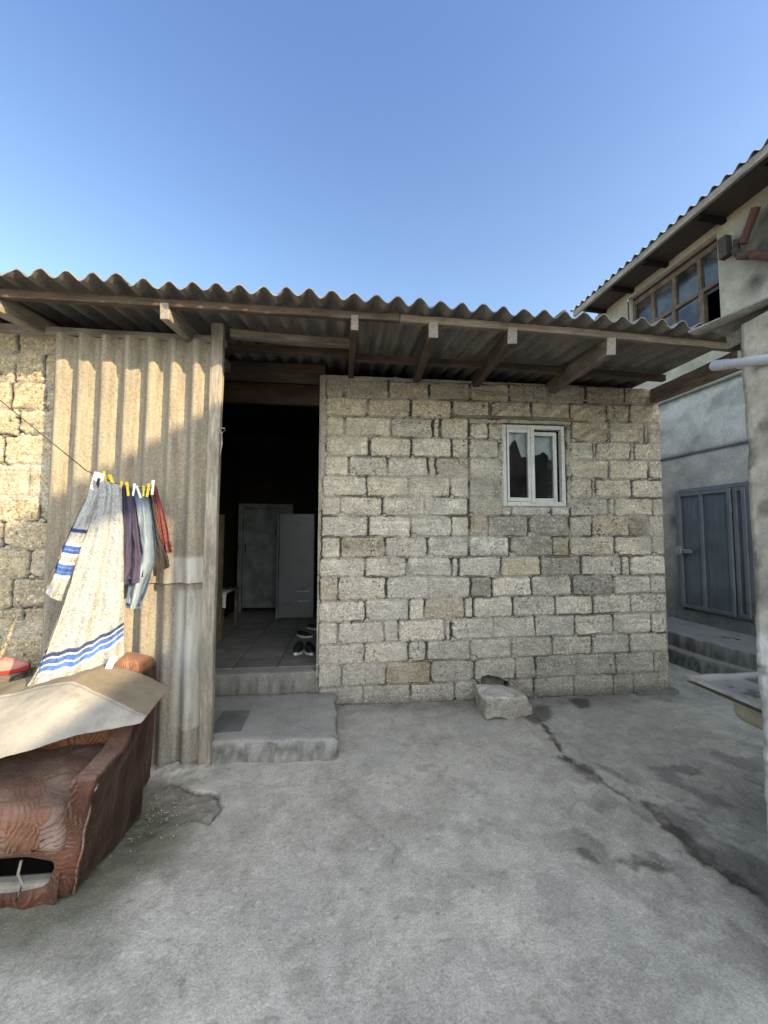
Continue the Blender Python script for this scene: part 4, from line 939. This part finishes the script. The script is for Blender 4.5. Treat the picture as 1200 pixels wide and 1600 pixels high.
# ------------------------------------------------------------------ lean-to on the right edge
lt = thing('lean_to', 'lean-to with a patchy whitewashed pillar and thin sheet roof at the right edge', 'shed', (2.3, -2.6, 0))
def pillar():
    V = []; C = []; F = []; n = 0
    x0_, x1_, y0_, y1_ = 1.945, 2.36, -2.95, -2.31; st = .02
    ring = [(x0_, y) for y in np.arange(y1_, y0_, -st)] + [(x, y0_) for x in np.arange(x0_, x1_, st)] + [(x1_, y) for y in np.arange(y0_, y1_, st)] + [(x, y1_) for x in np.arange(x1_, x0_, -st)]
    ring = np.array(ring); zs = np.arange(-.02, 2.56, .02); cx, cy = (x0_ + x1_) / 2, (y0_ + y1_) / 2
    k = len(ring); s = np.arange(k) * st
    SS, ZZ = np.meshgrid(s, zs, indexing='ij'); b = fbm(SS * 5, ZZ * 5, 301); c = fbm(SS * 22, ZZ * 22, 302); a = fbm(SS * 2, ZZ * 2.2, 303)
    nrm = ring - np.array((cx, cy)); nrm = nrm / np.linalg.norm(nrm, axis=1, keepdims=True)
    off = .016 * (b - .5) + .010 * (c - .5)
    P = np.stack([ring[:, 0, None] + nrm[:, 0, None] * off, ring[:, 1, None] + nrm[:, 1, None] * off, ZZ], -1)
    C = np.zeros(P.shape); C[:] = (.62, .605, .575)
    brown = np.clip(sst(1.7, 2.2, ZZ + .5 * (a - .5)) + sst(.52, .64, a) * .8, 0, 1)
    C = lerp3(C, np.array((.40, .355, .275)), brown * .85); C = C * (.85 + .6 * (c - .5) + .4 * (b - .5))[..., None]
    C = lerp3(C, np.array((.12, .11, .10)), .7 * sst(.60, .70, fbm(SS * 12, ZZ * 12, 305)))
    nz = len(zs); i = np.arange(k)[:, None] * nz + np.arange(nz - 1)[None, :]; i2 = (np.arange(k)[:, None] + 1) % k * nz + np.arange(nz - 1)[None, :]
    F = np.stack([i, i + 1, i2 + 1, i2], -1).reshape(-1, 4)
    o = np_mesh('pillar', P.reshape(-1, 3), F, M['plaster'], lt, True, np.clip(C, .01, .8).reshape(-1, 3)); return o
pillar()
def posC2(U, V, h): 
    sh = -.30 * (V + 2.158); return U + sh, V, 2.585 + h
corrugated('roof_sheet', (1.842, 3.4), (-3.9, -2.158), posC2, .165, .011, M['roof2'], lt, phase=1.80, nv=10)
plank('beam', (1.99, -2.235, 2.515), (3.2, -2.235, 2.515), .07, .075, M['wood_dark'], lt, 6)
plank('beam', (2.1, -2.80, 2.52), (3.2, -2.80, 2.52), .07, .06, M['wood_dark'], lt, 6)
MB().box(2.9, 3.1, -2.9, -2.3, 0, 2.5, .01).build('rear_pillar', M['plaster_pale'], lt)
gp = tag(MB().tube([(1.985, -2.17, 2.425), (1.955, -2.31, 2.375), (1.93, -2.42, 2.335), (1.88, -2.62, 2.27)], .021, 14).tube([(1.992, -2.14, 2.436), (1.975, -2.215, 2.409)], .0245, 14).build('drain_pipe', M['pvc'], None, 0, True), 'light grey plastic pipe stub passing the top of the pillar', 'pipe')
_smooth_sharp(gp)

# old sink
sk = thing('enamel_sink', 'old stained enamel sink with a drainboard sticking out behind the pillar', 'sink', (2.55, -1.9, .78))
def sinkmesh():
    # rim and drainboard as a height field with a raised lip, bowl at the near end
    xs = np.linspace(2.27, 2.86, 40); ys = np.linspace(-2.27, -1.585, 48); X, Y = np.meshgrid(xs, ys, indexing='ij')
    e = np.minimum(np.minimum(X - 2.27, 2.86 - X), np.minimum(Y + 2.27, -1.585 - Y))
    Z = .780 - .020 * sst(.03, .05, e)
    bx = np.maximum(np.abs(X - 2.56) - .15, 0); by = np.maximum(np.abs(Y + 2.06) - .09, 0); bd_ = sst(.10, .0, np.hypot(bx, by)); Z = Z - .13 * bd_
    V = np.stack([X, Y, Z], -1); W = V.copy(); W[..., 2] -= .012 + .0 * e
    n = X.size; F = np.concatenate([grid_faces(40, 48), grid_faces(40, 48, flip=True) + n])
    rim = [i * 48 for i in range(40)] + [39 * 48 + j for j in range(1, 48)] + [i * 48 + 47 for i in range(38, -1, -1)] + [j for j in range(46, 0, -1)]
    rim = np.array(rim); r2_ = np.roll(rim, -1); F = np.concatenate([F, np.stack([rim, rim + n, r2_ + n, r2_], -1)])
    st2 = fbm(X * 14, Y * 14, 333); cc = np.zeros(X.shape + (3,)); cc[:] = (.40, .40, .385); cc = lerp3(cc, np.array((.20, .215, .23)), sst(.02, .05, e) * (.55 + .45 * st2)); cc = lerp3(cc, np.array((.05, .055, .06)), sst(.03, .06, e) * sst(.52, .62, st2) * .8); cc = lerp3(cc, np.array((.15, .11, .07)), .6 * sst(.03, .0, e) * sst(.5, .62, fbm(X * 20, Y * 20, 334)))
    o = np_mesh('basin', np.concatenate([V.reshape(-1, 3), W.reshape(-1, 3)]), F, M['enamel_attr'], sk, True, np.concatenate([cc.reshape(-1, 3)] * 2)); _smooth_sharp(o); return o
sinkmesh()
MB().box(2.274, 2.856, -2.266, -1.589, .742, .7465).build('rim_edge', M['enamel_under'], sk, .003)
sb = softbox('bowl_underside', (2.30, -2.26, .635), (2.84, -1.83, .755), .10, M['enamel_under'], sk, 14)
MB().box(2.62, 2.84, -2.22, -1.90, 0, .637, .008).build('stand', M['plaster_pale'], sk)

# ------------------------------------------------------------------ loose stone by the wall
def chunk():
    o = softbox('stone_chunk', (1.47, -.40, -.005), (1.90, -.10, .185), .022, M['stone'], None, 30, 0, .034,
                lambda Q: np.c_[Q[:, 0] + .05 * (.18 - Q[:, 2]) * (Q[:, 0] > 1.7) - .30 * np.clip(Q[:, 2] - .06, 0, 1) * (Q[:, 0] - 1.68) * (Q[:, 0] > 1.72), Q[:, 1] - .20 * (Q[:, 0] - 1.68) * -.3, Q[:, 2] - .10 * np.clip(Q[:, 0] - 1.72, 0, 1) * (Q[:, 2] > .1)], 4)
    me = o.data; co3 = np.zeros(len(me.vertices) * 3); me.vertices.foreach_get('co', co3); co3 = co3.reshape(-1, 3)
    c = np.array((.37, .345, .30)) * (.8 + .5 * (fbm(co3[:, 0] * 12 + co3[:, 1] * 9, co3[:, 2] * 12, 5) - .4))[:, None]
    c = c + (np.array((.44, .435, .41)) - c) * (sst(.155, .18, co3[:, 2]) * .8)[:, None]
    set_col(me, c); return tag(o, 'broken limestone block lying on the ground against the wall', 'stone block')
chunk()

# ------------------------------------------------------------------ armchair
ch = thing('armchair', 'worn armchair in a brown leaf-patterned slipcover, half under a stiff mat', 'armchair', (-1.32, -1.45, 0))
def arm_def(Q):
    x, y, z = Q[:, 0].copy(), Q[:, 1].copy(), Q[:, 2].copy(); t = z / .56; fr_ = sst(-1.35, -1.85, y)
    x = -.985 + (x + .985) * (1 - .18 * t); x += (.035 + .065 * fr_) * t - .03 * fr_
    z += sst(-1.62, -1.33, y) * .14 * sst(.3, .56, Q[:, 2]) - .015 * sst(.45, .56, Q[:, 2]) * fr_
    roll_ = sst(.40, .52, Q[:, 2]) * sst(.60, .50, Q[:, 2]); x += .014 * roll_ * np.sign(Q[:, 0] + .98)
    return np.c_[x, y - .02 * t * fr_, z]
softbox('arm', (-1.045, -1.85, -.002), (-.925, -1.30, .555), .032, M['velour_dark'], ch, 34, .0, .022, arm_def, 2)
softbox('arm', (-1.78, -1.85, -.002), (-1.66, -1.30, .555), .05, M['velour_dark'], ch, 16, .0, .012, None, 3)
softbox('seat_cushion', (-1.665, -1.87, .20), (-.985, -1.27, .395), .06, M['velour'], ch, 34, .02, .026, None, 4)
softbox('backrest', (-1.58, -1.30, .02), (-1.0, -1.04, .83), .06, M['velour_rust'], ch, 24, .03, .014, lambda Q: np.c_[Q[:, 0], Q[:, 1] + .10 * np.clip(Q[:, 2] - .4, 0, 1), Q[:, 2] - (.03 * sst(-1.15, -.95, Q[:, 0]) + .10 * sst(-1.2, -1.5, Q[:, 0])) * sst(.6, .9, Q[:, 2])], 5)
pp = np.array([(-.936, -1.836, z) for z in np.linspace(.02, .50, 16)]); pp = arm_def(pp); pp[:, 0] += .002 + .004 * np.sin(np.arange(16) * 1.3)
MB().tube([tuple(p) for p in pp], .006, 6).build('piping', M['velour'], ch, 0, True)
pp = np.array([(-1.034, -1.836, z) for z in np.linspace(.20, .50, 10)]); pp = arm_def(pp)
MB().tube([tuple(p) for p in pp], .006, 6).build('piping', M['velour'], ch, 0, True)
def base_front():
    n = 72; V = []; cx, cz, a, b = -1.28, .118, .235, .072
    th = np.linspace(0, 2 * np.pi, n, endpoint=False)
    x0_, x1_, z0_, z1_ = -1.66, -1.005, -.002, .235; prof = np.linspace(0, 1, 9)
    for q in prof:
        for t in th:
            ex = cx + a * np.sign(np.cos(t)) * abs(np.cos(t)) ** .7; ez = cz + b * np.sign(np.sin(t)) * abs(np.sin(t)) ** .7
            ux, uz = np.cos(t), np.sin(t); s = min((x1_ - cx) / ux if ux > 1e-6 else 9, (x0_ - cx) / ux if ux < -1e-6 else 9, (z1_ - cz) / uz if uz > 1e-6 else 9, (z0_ - cz) / uz if uz < -1e-6 else 9)
            X = ex + (cx + ux * s - ex) * q; Z = ez + (cz + uz * s - ez) * q
            V.append((X, -1.862 + .035 * (1 - q) ** 3 + .010 * math.sin(X * 40 + Z * 20) * q, Z))
    F = []
    for r_ in range(8):
        for i in range(n): F.append((r_ * n + i, (r_ + 1) * n + i, (r_ + 1) * n + (i + 1) % n, r_ * n + (i + 1) % n))
    o = mesh('torn_front', V, F, M['velour_dark'], ch, True); o['label'] = 'torn front panel with a wide dark hole'
base_front()
MB().box(-1.66, -1.0, -1.835, -1.78, .004, .075, .006).build('padding', M['padding'], ch, .015)
MB().box(-1.66, -1.0, -1.76, -1.35, .005, .02).box(-1.66, -1.0, -1.36, -1.34, .02, .2).build('inner_frame', M['dark'], ch)
st_ = MB().tube([(-1.16, -1.868, .20), (-1.165, -1.875, .15), (-1.15, -1.868, .10), (-1.17, -1.872, .04)], .006, 5); st_.build('torn_thread', M['padding'], ch, 0, True)

# stiff mat thrown over the chair
def matsheet():
    R = [[(-2.05, -1.30, .70), (-1.45, -1.30, .815), (-1.18, -1.255, .845), (-.975, -1.31, .80), (-.773, -1.36, .727)],
         [(-2.05, -1.50, .72), (-1.55, -1.50, .765), (-1.219, -1.52, .838), (-1.0, -1.60, .772), (-.770, -1.655, .690)],
         [(-2.05, -1.72, .62), (-1.50, -1.70, .70), (-1.15, -1.66, .775), (-.985, -1.68, .735), (-.772, -1.668, .682)],
         [(-2.05, -1.93, .50), (-1.55, -1.90, .575), (-1.275, -1.862, .628), (-1.055, -1.785, .672), (-.778, -1.680, .676)]]
    R = np.array(R); n, k = 120, 90
    us = np.linspace(0, 4, n); vs = np.linspace(0, 3, k); V = []; C = []
    for u_ in us:
        i = min(3, int(u_)); fu = u_ - i
        cols = []
        for r_ in range(4):
            a, b = R[r_, i], R[r_, i + 1]; cols.append(a * (1 - fu) + b * fu)
        for v_ in vs:
            j = min(2, int(v_)); fv = v_ - j; p = cols[j] * (1 - fv) + cols[j + 1] * fv; V.append(p); C.append(v_)
    V = np.array(V); vv = np.array(C)
    G = V.reshape(n, k, 3)
    for _ in range(9):   # relax the coarse facets, keep the rim
        H = G.copy(); H[1:-1, 1:-1] = (G[:-2, 1:-1] + G[2:, 1:-1] + G[1:-1, :-2] + G[1:-1, 2:]) / 4; G = H
    V = G.reshape(-1, 3); V[:, 2] += .026 * (fbm(V[:, 0] * 6, V[:, 1] * 6, 401) - .5); V[:, :2] += .018 * (np.stack([fbm(V[:, 0] * 7, V[:, 1] * 7, 403), fbm(V[:, 0] * 7, V[:, 1] * 7, 404)], 1) - .5)
    base = np.array((.285, .275, .248)); flap = np.array((.175, .152, .112)); t = sst(1.02, .94, vv)
    c = base * (1 - t)[:, None] + flap * t[:, None]; c = c * (.9 + .45 * (fbm(V[:, 0] * 9, V[:, 1] * 9, 402, 6) - .45))[:, None]; c = c * (1 - .18 * sst(.58, .7, fbm(V[:, 0] * 6 + 2, V[:, 1] * 7, 405, 6)))[:, None]; c = c * (1 + .25 * np.exp(-((vv - 1.0) / .03) ** 2))[:, None]; c = c * (1 - .3 * np.exp(-((vv - 1.09) / .05) ** 2))[:, None]  # mottling and stains; crease highlight and dark line beside it painted into the colour
    o = np_mesh('floor_mat', V, grid_faces(n, k, flip=True), M['lino'], None, True, c)
    s = o.modifiers.new('thick', 'SOLIDIFY'); s.thickness = .005; s.offset = 0
    return tag(o, 'stiff tan linoleum mat thrown over the brown armchair', 'mat')
matsheet()

# ------------------------------------------------------------------ washing line and washing
P0 = np.array((-1.27, -1.30)); E = np.array((.828, .561)); NV = np.array((.561, -.828))      # along the line, and towards the yard
def L3(s, z, off=0.0): q = P0 + E * s + NV * off; return (q[0], q[1], z)
line_pts = [(-1.30, 3.05), (-.75, 2.58), (-.42, 2.33), (-.05, 2.000), (.02, 1.968), (.10, 1.935), (.20, 1.915), (.30, 1.925)]
cl = tag(MB().tube([L3(s, z) for s, z in line_pts], .0032, 6).build('washing_line', M['wire'], None, 0, True), 'thin dark washing line sagging under the clothes in front of the sheet', 'washing line')
MB().tube([L3(s, z) for s, z in [(.30, 1.925), (.45, 2.07), (.747, 2.386)]], .0011, 6).build('cord', M['rope'], cl, 0, True)
lp = tag(plank('line_pole', L3(-1.31, -.02), L3(-1.31, 3.15), .07, .07, M['wood_dark'], None, 8, up=(0, 1, 0)), 'dark wooden pole holding the near end of the washing line', 'pole')
MB().tube([(-.70, -.885, 2.39), (-.67, -.90, 2.36), (-.665, -.905, 2.28), (-.675, -.90, 2.20)], .004, 5).tube([(-.69, -.89, 2.40), (-.64, -.93, 2.385)], .003, 5).tube([(-.69, -.89, 2.37), (-.655, -.94, 2.35), (-.68, -.89, 2.30)], .003, 5).build('wire_knot', M['rope'], part, 0, True)

def interp_edge(pts, v):
    p = np.array(pts, float); d = np.r_[0, np.cumsum(np.hypot(np.diff(p[:, 0]), np.diff(p[:, 1])))]; d /= d[-1]
    return np.interp(v, d, p[:, 0]), np.interp(v, d, p[:, 1])
def garment(name, Lp, Rp, colf, label, cat, m, off=0.0, folds=3, amp=.02, sag=0.0, back=.03, nu=48, nv=120, seed=0, parent=None, rows=None):
    u = np.linspace(0, 1, nu); v = np.linspace(0, 1, nv)
    ls_, lz_ = interp_edge(Lp, v); rs_, rz_ = interp_edge(Rp, v)
    VV = []; CC = []; FF = []; base = 0
    for layer in ((0, 1) if back else (0,)):
        U, Vv = np.meshgrid(u, v, indexing='ij')
        s = ls_[None] * (1 - U) + rs_[None] * U + .012 * (fbm(Vv * 7 + seed, U * 2, 90) - .5) * sst(0, .2, Vv); z = lz_[None] * (1 - U) + rz_[None] * U - sag * np.sin(np.pi * U) * Vv ** 3
        o = off + amp * (.35 + .65 * Vv) * (np.sin(2 * np.pi * (folds * U + .15 * Vv + seed * .37 + layer * .4)) * (.5 + fbm(U * 2 + seed, Vv * 3, 63)) + .4 * np.sin(2 * np.pi * (folds * 2.3 * U + seed + .9 * Vv + fbm(U * 2, Vv * 3, 64))) + 1.8 * (fbm(U * 4 + seed, Vv * 5, 60 + seed) - .5))
        tuck = sst(0, .03, Vv) * (1 - sst(.92, 1.0, Vv) * .7) * np.minimum(1, np.minimum(U, 1 - U) * 10)
        if layer: o = o - back * tuck - .004
        else: o = o + back * .3 * tuck
        if layer: z = z + .03 * Vv
        q = P0 + s[..., None] * E + o[..., None] * NV
        VV.append(np.stack([q[..., 0], q[..., 1], z], -1).reshape(-1, 3)); CC.append(colf(U, Vv, z, s).reshape(-1, 3)); FF.append(grid_faces(nu, nv, flip=bool(layer)) + base); base += nu * nv
    o = np_mesh(name, np.concatenate(VV), np.concatenate(FF), m, parent, True, np.concatenate(CC))
    if parent is None: tag(o, label, cat)
    return o
def flat(c, var=.25, sc_=8):
    def f_(U, V, z, s): return np.array(c) * (1 - var / 2 + var * fbm(U * sc_, V * sc_ * 3, 70))[..., None]
    return f_
BLUE = np.array((.055, .13, .42)); NAVY = np.array((.03, .05, .16)); CREAM = np.array((.385, .40, .41))
def robe_col(U, V, z, s):
    C = CREAM * (.88 + .14 * fbm(U * 14, V * 36, 71) + .20 * (vn(U * 60, V * 200, 78) - .45) + .34 * (_hash((U * 69).astype(int), (V * 259).astype(int), 4) - .5))[..., None]
    vv = V - (.874 - .030 * U) + .004 * np.sin(U * 30)
    for a, b, c in ((-.036, -.018, NAVY), (-.010, .014, BLUE), (.021, .044, BLUE * 1.35)):
        m_ = sst(a - .003, a, vv) * sst(b + .003, b, vv) * .95; C = lerp3(C, c, m_)
    for a, b in ((-.017, -.011), (.015, .020), (.045, .055)): C = lerp3(C, np.array((.72, .70, .66)), sst(a - .002, a, vv) * sst(b + .002, b, vv) * .8)
    return C
def slv_col(U, V, z, s):
    C = CREAM * .95 * (.80 + .28 * fbm(U * 10, V * 22, 72) + .28 * (vn(U * 24, V * 90, 79) - .45))[..., None]; vv = V + .05 * (U - .5)
    for a, b, c in ((.375, .405, NAVY), (.53, .565, BLUE), (.575, .605, BLUE * .8), (.70, .725, BLUE), (.735, .765, BLUE * .8), (.772, .80, BLUE)): C = lerp3(C, c, sst(a - .006, a, vv) * sst(b + .006, b, vv))
    for a, b in ((.51, .53), (.605, .63), (.68, .70), (.80, .825)): C = lerp3(C, np.array((.74, .72, .68)), sst(a - .004, a, vv) * sst(b + .004, b, vv) * .8)
    return C
robe = garment('bath_robe', [(-.03, 1.965), (-.012, 1.885), (-.024, 1.753), (-.053, 1.562), (-.093, 1.359), (-.15, 1.093), (-.212, .875), (-.262, .765)], [(.115, 1.925), (.130, 1.887), (.138, 1.759), (.148, 1.559), (.156, 1.341), (.166, 1.163), (.172, 1.026), (.178, .882)],
               robe_col, 'long cream terry robe with blue striped hem hanging from the washing line', 'robe', M['terry'], .02, 2, .020, .05, .05, 70, 260, 1)
ORG[robe] = Vector((0, 0, 0))
garment('sleeve', [(-.030, 1.89), (-.060, 1.78), (-.109, 1.637), (-.159, 1.454), (-.203, 1.295)], [(.012, 1.86), (.006, 1.785), (-.053, 1.562), (-.094, 1.396), (-.135, 1.243)], slv_col, None, None, M['terry'], .035, 1, .010, .01, .045, 30, 150, 2, robe)
tg = MB().box(-.017, .017, -.001, .001, -.075, 0).build('care_tag', M['white'], robe); tg.location = L3(.118, .905, .105); tg.rotation_euler = (.1, .35, .6)
def knit(c1, c2, n):
    def f_(U, V, z, s): return lerp3(np.array(c1) * (.8 + .4 * fbm(U * 6, V * 20, 73))[..., None], np.array(c2), .5 * sst(.4, .7, vn(U * n, V * 3, 5)))
    return f_
garment('knitted_top', [(.128, 1.925), (.135, 1.86), (.148, 1.559), (.150, 1.42), (.161, 1.305)], [(.190, 1.91), (.197, 1.86), (.247, 1.558), (.262, 1.42), (.258, 1.318)], knit((.062, .058, .10), (.030, .028, .052), 9), 'dark purple ribbed garment hanging right of the cream robe', 'clothing', M['cloth'], .0, 1.6, .018, .0, .03, 40, 100, 3)
def denim(U, V, z, s):
    C = np.array((.11, .155, .22)) * (.75 + .5 * fbm(U * 7, V * 18, 74))[..., None]; C = lerp3(C, np.array((.32, .38, .44)), .8 * np.exp(-((U - .45) / .22) ** 2) * sst(.0, .2, V) * fbm(U * 4, V * 6, 75) * 1.5)
    return C
garment('jeans', [(.188, 1.91), (.190, 1.86), (.212, 1.54), (.214, 1.45), (.176, 1.16)], [(.262, 1.905), (.280, 1.87), (.334, 1.56), (.330, 1.43), (.258, 1.145)], denim, 'faded pale blue jeans hanging in the middle of the washing', 'jeans', M['cloth'], -.015, 1.3, .02, .0, .035, 40, 110, 4)
garment('dark_trousers', [(.255, 1.905), (.262, 1.86), (.310, 1.557), (.325, 1.34)], [(.292, 1.91), (.306, 1.85), (.351, 1.60), (.428, 1.405)], flat((.045, .040, .038)), 'dark brown black garment hanging behind the pale jeans', 'clothing', M['cloth'], -.045, 1.4, .018, .0, .03, 36, 90, 5)
def redc(U, V, z, s):
    C = np.array((.155, .055, .058)) * (.8 + .4 * fbm(U * 6, V * 12, 76))[..., None]; d = (np.hypot((U * 4 % 1) - .5, (V * 16 % 1) - .5) < .22) & (V > .55); C[d] *= .35
    return C
garment('red_shirt', [(.292, 1.935), (.303, 1.915), (.348, 1.683), (.384, 1.48)], [(.322, 1.955), (.338, 1.93), (.392, 1.726), (.440, 1.50)], redc, 'dusty red dotted shirt at the right end of the washing', 'shirt', M['cloth'], -.075, 2, .010, .0, .025, 36, 90, 6)

def peg(s, z, tilt, m, label, big=1.0, group=None):
    q = L3(s, z, .0); t = thing('clothes_peg', label, 'clothes peg', q, 0.0, group)
    ax = Vector((NV[0], NV[1], 0)); al = Vector((E[0], E[1], 0)); up_ = Vector((0, 0, 1))
    R = Matrix.Rotation(tilt, 3, ax); 
    for sd in (1, -1):
        v = []
        for zz, o in ((.040 * big, .016), (.012 * big, .008), (-.040 * big, .0035)):
            for w in (-.0060 * big, .0060 * big):
                for th in (0, .006): v.append(Vector(q) + R @ (al * w + up_ * zz + ax * sd * (o + th)))
        f_ = []
        for i in range(2):
            b = i * 4; f_ += [(b, b + 1, b + 5, b + 4), (b + 2, b + 6, b + 7, b + 3), (b, b + 4, b + 6, b + 2), (b + 1, b + 3, b + 7, b + 5)]
        f_ += [(0, 2, 3, 1), (8, 9, 11, 10)]
        mesh('jaw', v, f_, m, t)
    MB().tube([Vector(q) + R @ (al * -.008 + up_ * .012 + ax * 0), Vector(q) + R @ (al * .008 + up_ * .012)], .010, 8).build('spring', M['steel'], t)
    return t
peg(.042, 1.965, .15, M['yellow'], 'yellow clothes peg next to the wide white clip', 1.0)
peg(.082, 1.935, .35, M['yellow'], 'large bright yellow clothes peg on the shoulder of the cream robe', 1.35)
peg(.124, 1.915, -.15, M['yellow'], 'short yellow clothes peg between the robe and the purple garment', .9)
peg(.160, 1.905, .12, M['yellow'], 'yellow clothes peg on the purple garment', 1.1)
peg(.193, 1.903, -.1, M['white'], 'white clothes peg on the left of the jeans waist', 1.0)
peg(.220, 1.890, .35, M['white'], 'tilted white clothes peg on the front of the jeans', 1.0)
peg(.246, 1.898, .0, M['yellow'], 'yellow clothes peg right of the tilted white one', .85)
peg(.272, 1.905, -.12, M['yellow'], 'yellow clothes peg on the dark garment', 1.1)
peg(.297, 1.925, -.05, M['white'], 'white clothes peg on the red shirt, rightmost on the line', 1.2)
wc = thing('wide_clip', 'wide white plastic clip at the left end of the washing', 'clip', L3(-.008, 1.95), 0)
for sd in (1, -1):
    v = []
    for s, z in ((-.035, 1.865), (.028, 1.865), (.038, 1.985), (-.012, 1.995)):
        for o in (sd * (.012 + .016 * (z > 1.9)), sd * (.019 + .016 * (z > 1.9))): v.append(L3(s, z, o))
    f_ = [(0, 2, 4, 6), (1, 7, 5, 3), (0, 1, 3, 2), (2, 3, 5, 4), (4, 5, 7, 6), (6, 7, 1, 0)]
    mesh('jaw', v, f_, M['white'], wc)
mesh('slot', [L3(-.006, 1.885, .0305), L3(.010, 1.885, .0305), L3(.018, 1.955, .039), L3(.004, 1.955, .039)], [(0, 1, 2, 3)], M['black'], wc)

# ------------------------------------------------------------------ clutter at the left edge, behind the chair
cr = thing('wooden_crate', 'rough slatted crate behind the armchair at the left edge', 'crate', (-2.15, -1.02, 0))
for z in (.08, .25, .42, .58): MB().box(-2.45, -1.86, -1.14, -1.12, z, z + .12, .004).build('slat', M['wood'], cr, .002)
for x in (-2.44, -1.89):
    for y in (-1.11, -.93): MB().box(x, x + .035, y, y + .035, 0, .72).build('corner_batten', M['wood'], cr)
MB().box(-2.46, -1.85, -1.15, -.88, .705, .725, .003).build('top_board', M['wood'], cr, .002)
tag(plank('orange_stick', (-2.12, -1.19, .79), (-1.86, -1.20, .50), .045, .03, M['wood_orange'], None, 4), 'short orange varnished stick leaning on the crate', 'stick')
shoe('red_shoe', -1.96, -1.00, .727, 1.9, .27, .10, .085, M['pink'], M['red'], 'dull pink and red shoe lying on the crate at the left edge')
shoe('red_shoe', -2.20, -1.02, .727, 2.6, .27, .10, .075, M['red'], M['red'], 'all red shoe farther left on the crate')

# loose grit near the broken patch
def grit():
    V = []; F = []
    for k in range(620):
        if k < 120: x, y = random.gauss(-.83, .12), random.gauss(-1.32, .12)
        elif k < 160: x, y = random.gauss(-.95, .25), random.gauss(-1.95, .05)
        elif k < 300: x, y = random.uniform(.2, 3.6), -.03 - abs(random.gauss(0, .10))
        elif k < 420:
            t_ = random.random() * 8.99; i_ = int(t_); x = CRACK[i_][0] + (CRACK[i_ + 1][0] - CRACK[i_][0]) * (t_ - i_) + random.gauss(0, .06); y = CRACK[i_][1] + (CRACK[i_ + 1][1] - CRACK[i_][1]) * (t_ - i_)
        else: x, y = random.uniform(-.8, 3.0), random.uniform(-2.5, -.1)
        if y > -.87 and x < .2: continue
        r_ = random.uniform(.002, .006) * (1.2 if k < 120 else .7); b = len(V); z = .002
        for dx, dy, dz in ((1, 0, 0), (0, 1, 0), (-1, 0, 0), (0, -1, 0), (0, 0, 1)): V.append((x + r_ * dx * random.uniform(.6, 1.2), y + r_ * dy * random.uniform(.6, 1.2), z + r_ * dz * random.uniform(.5, 1)))
        F += [(b, b + 1, b + 4), (b + 1, b + 2, b + 4), (b + 2, b + 3, b + 4), (b + 3, b, b + 4)]
    return tag(mesh('grit', V, F, M['grit'], None), kind='stuff')
grit()
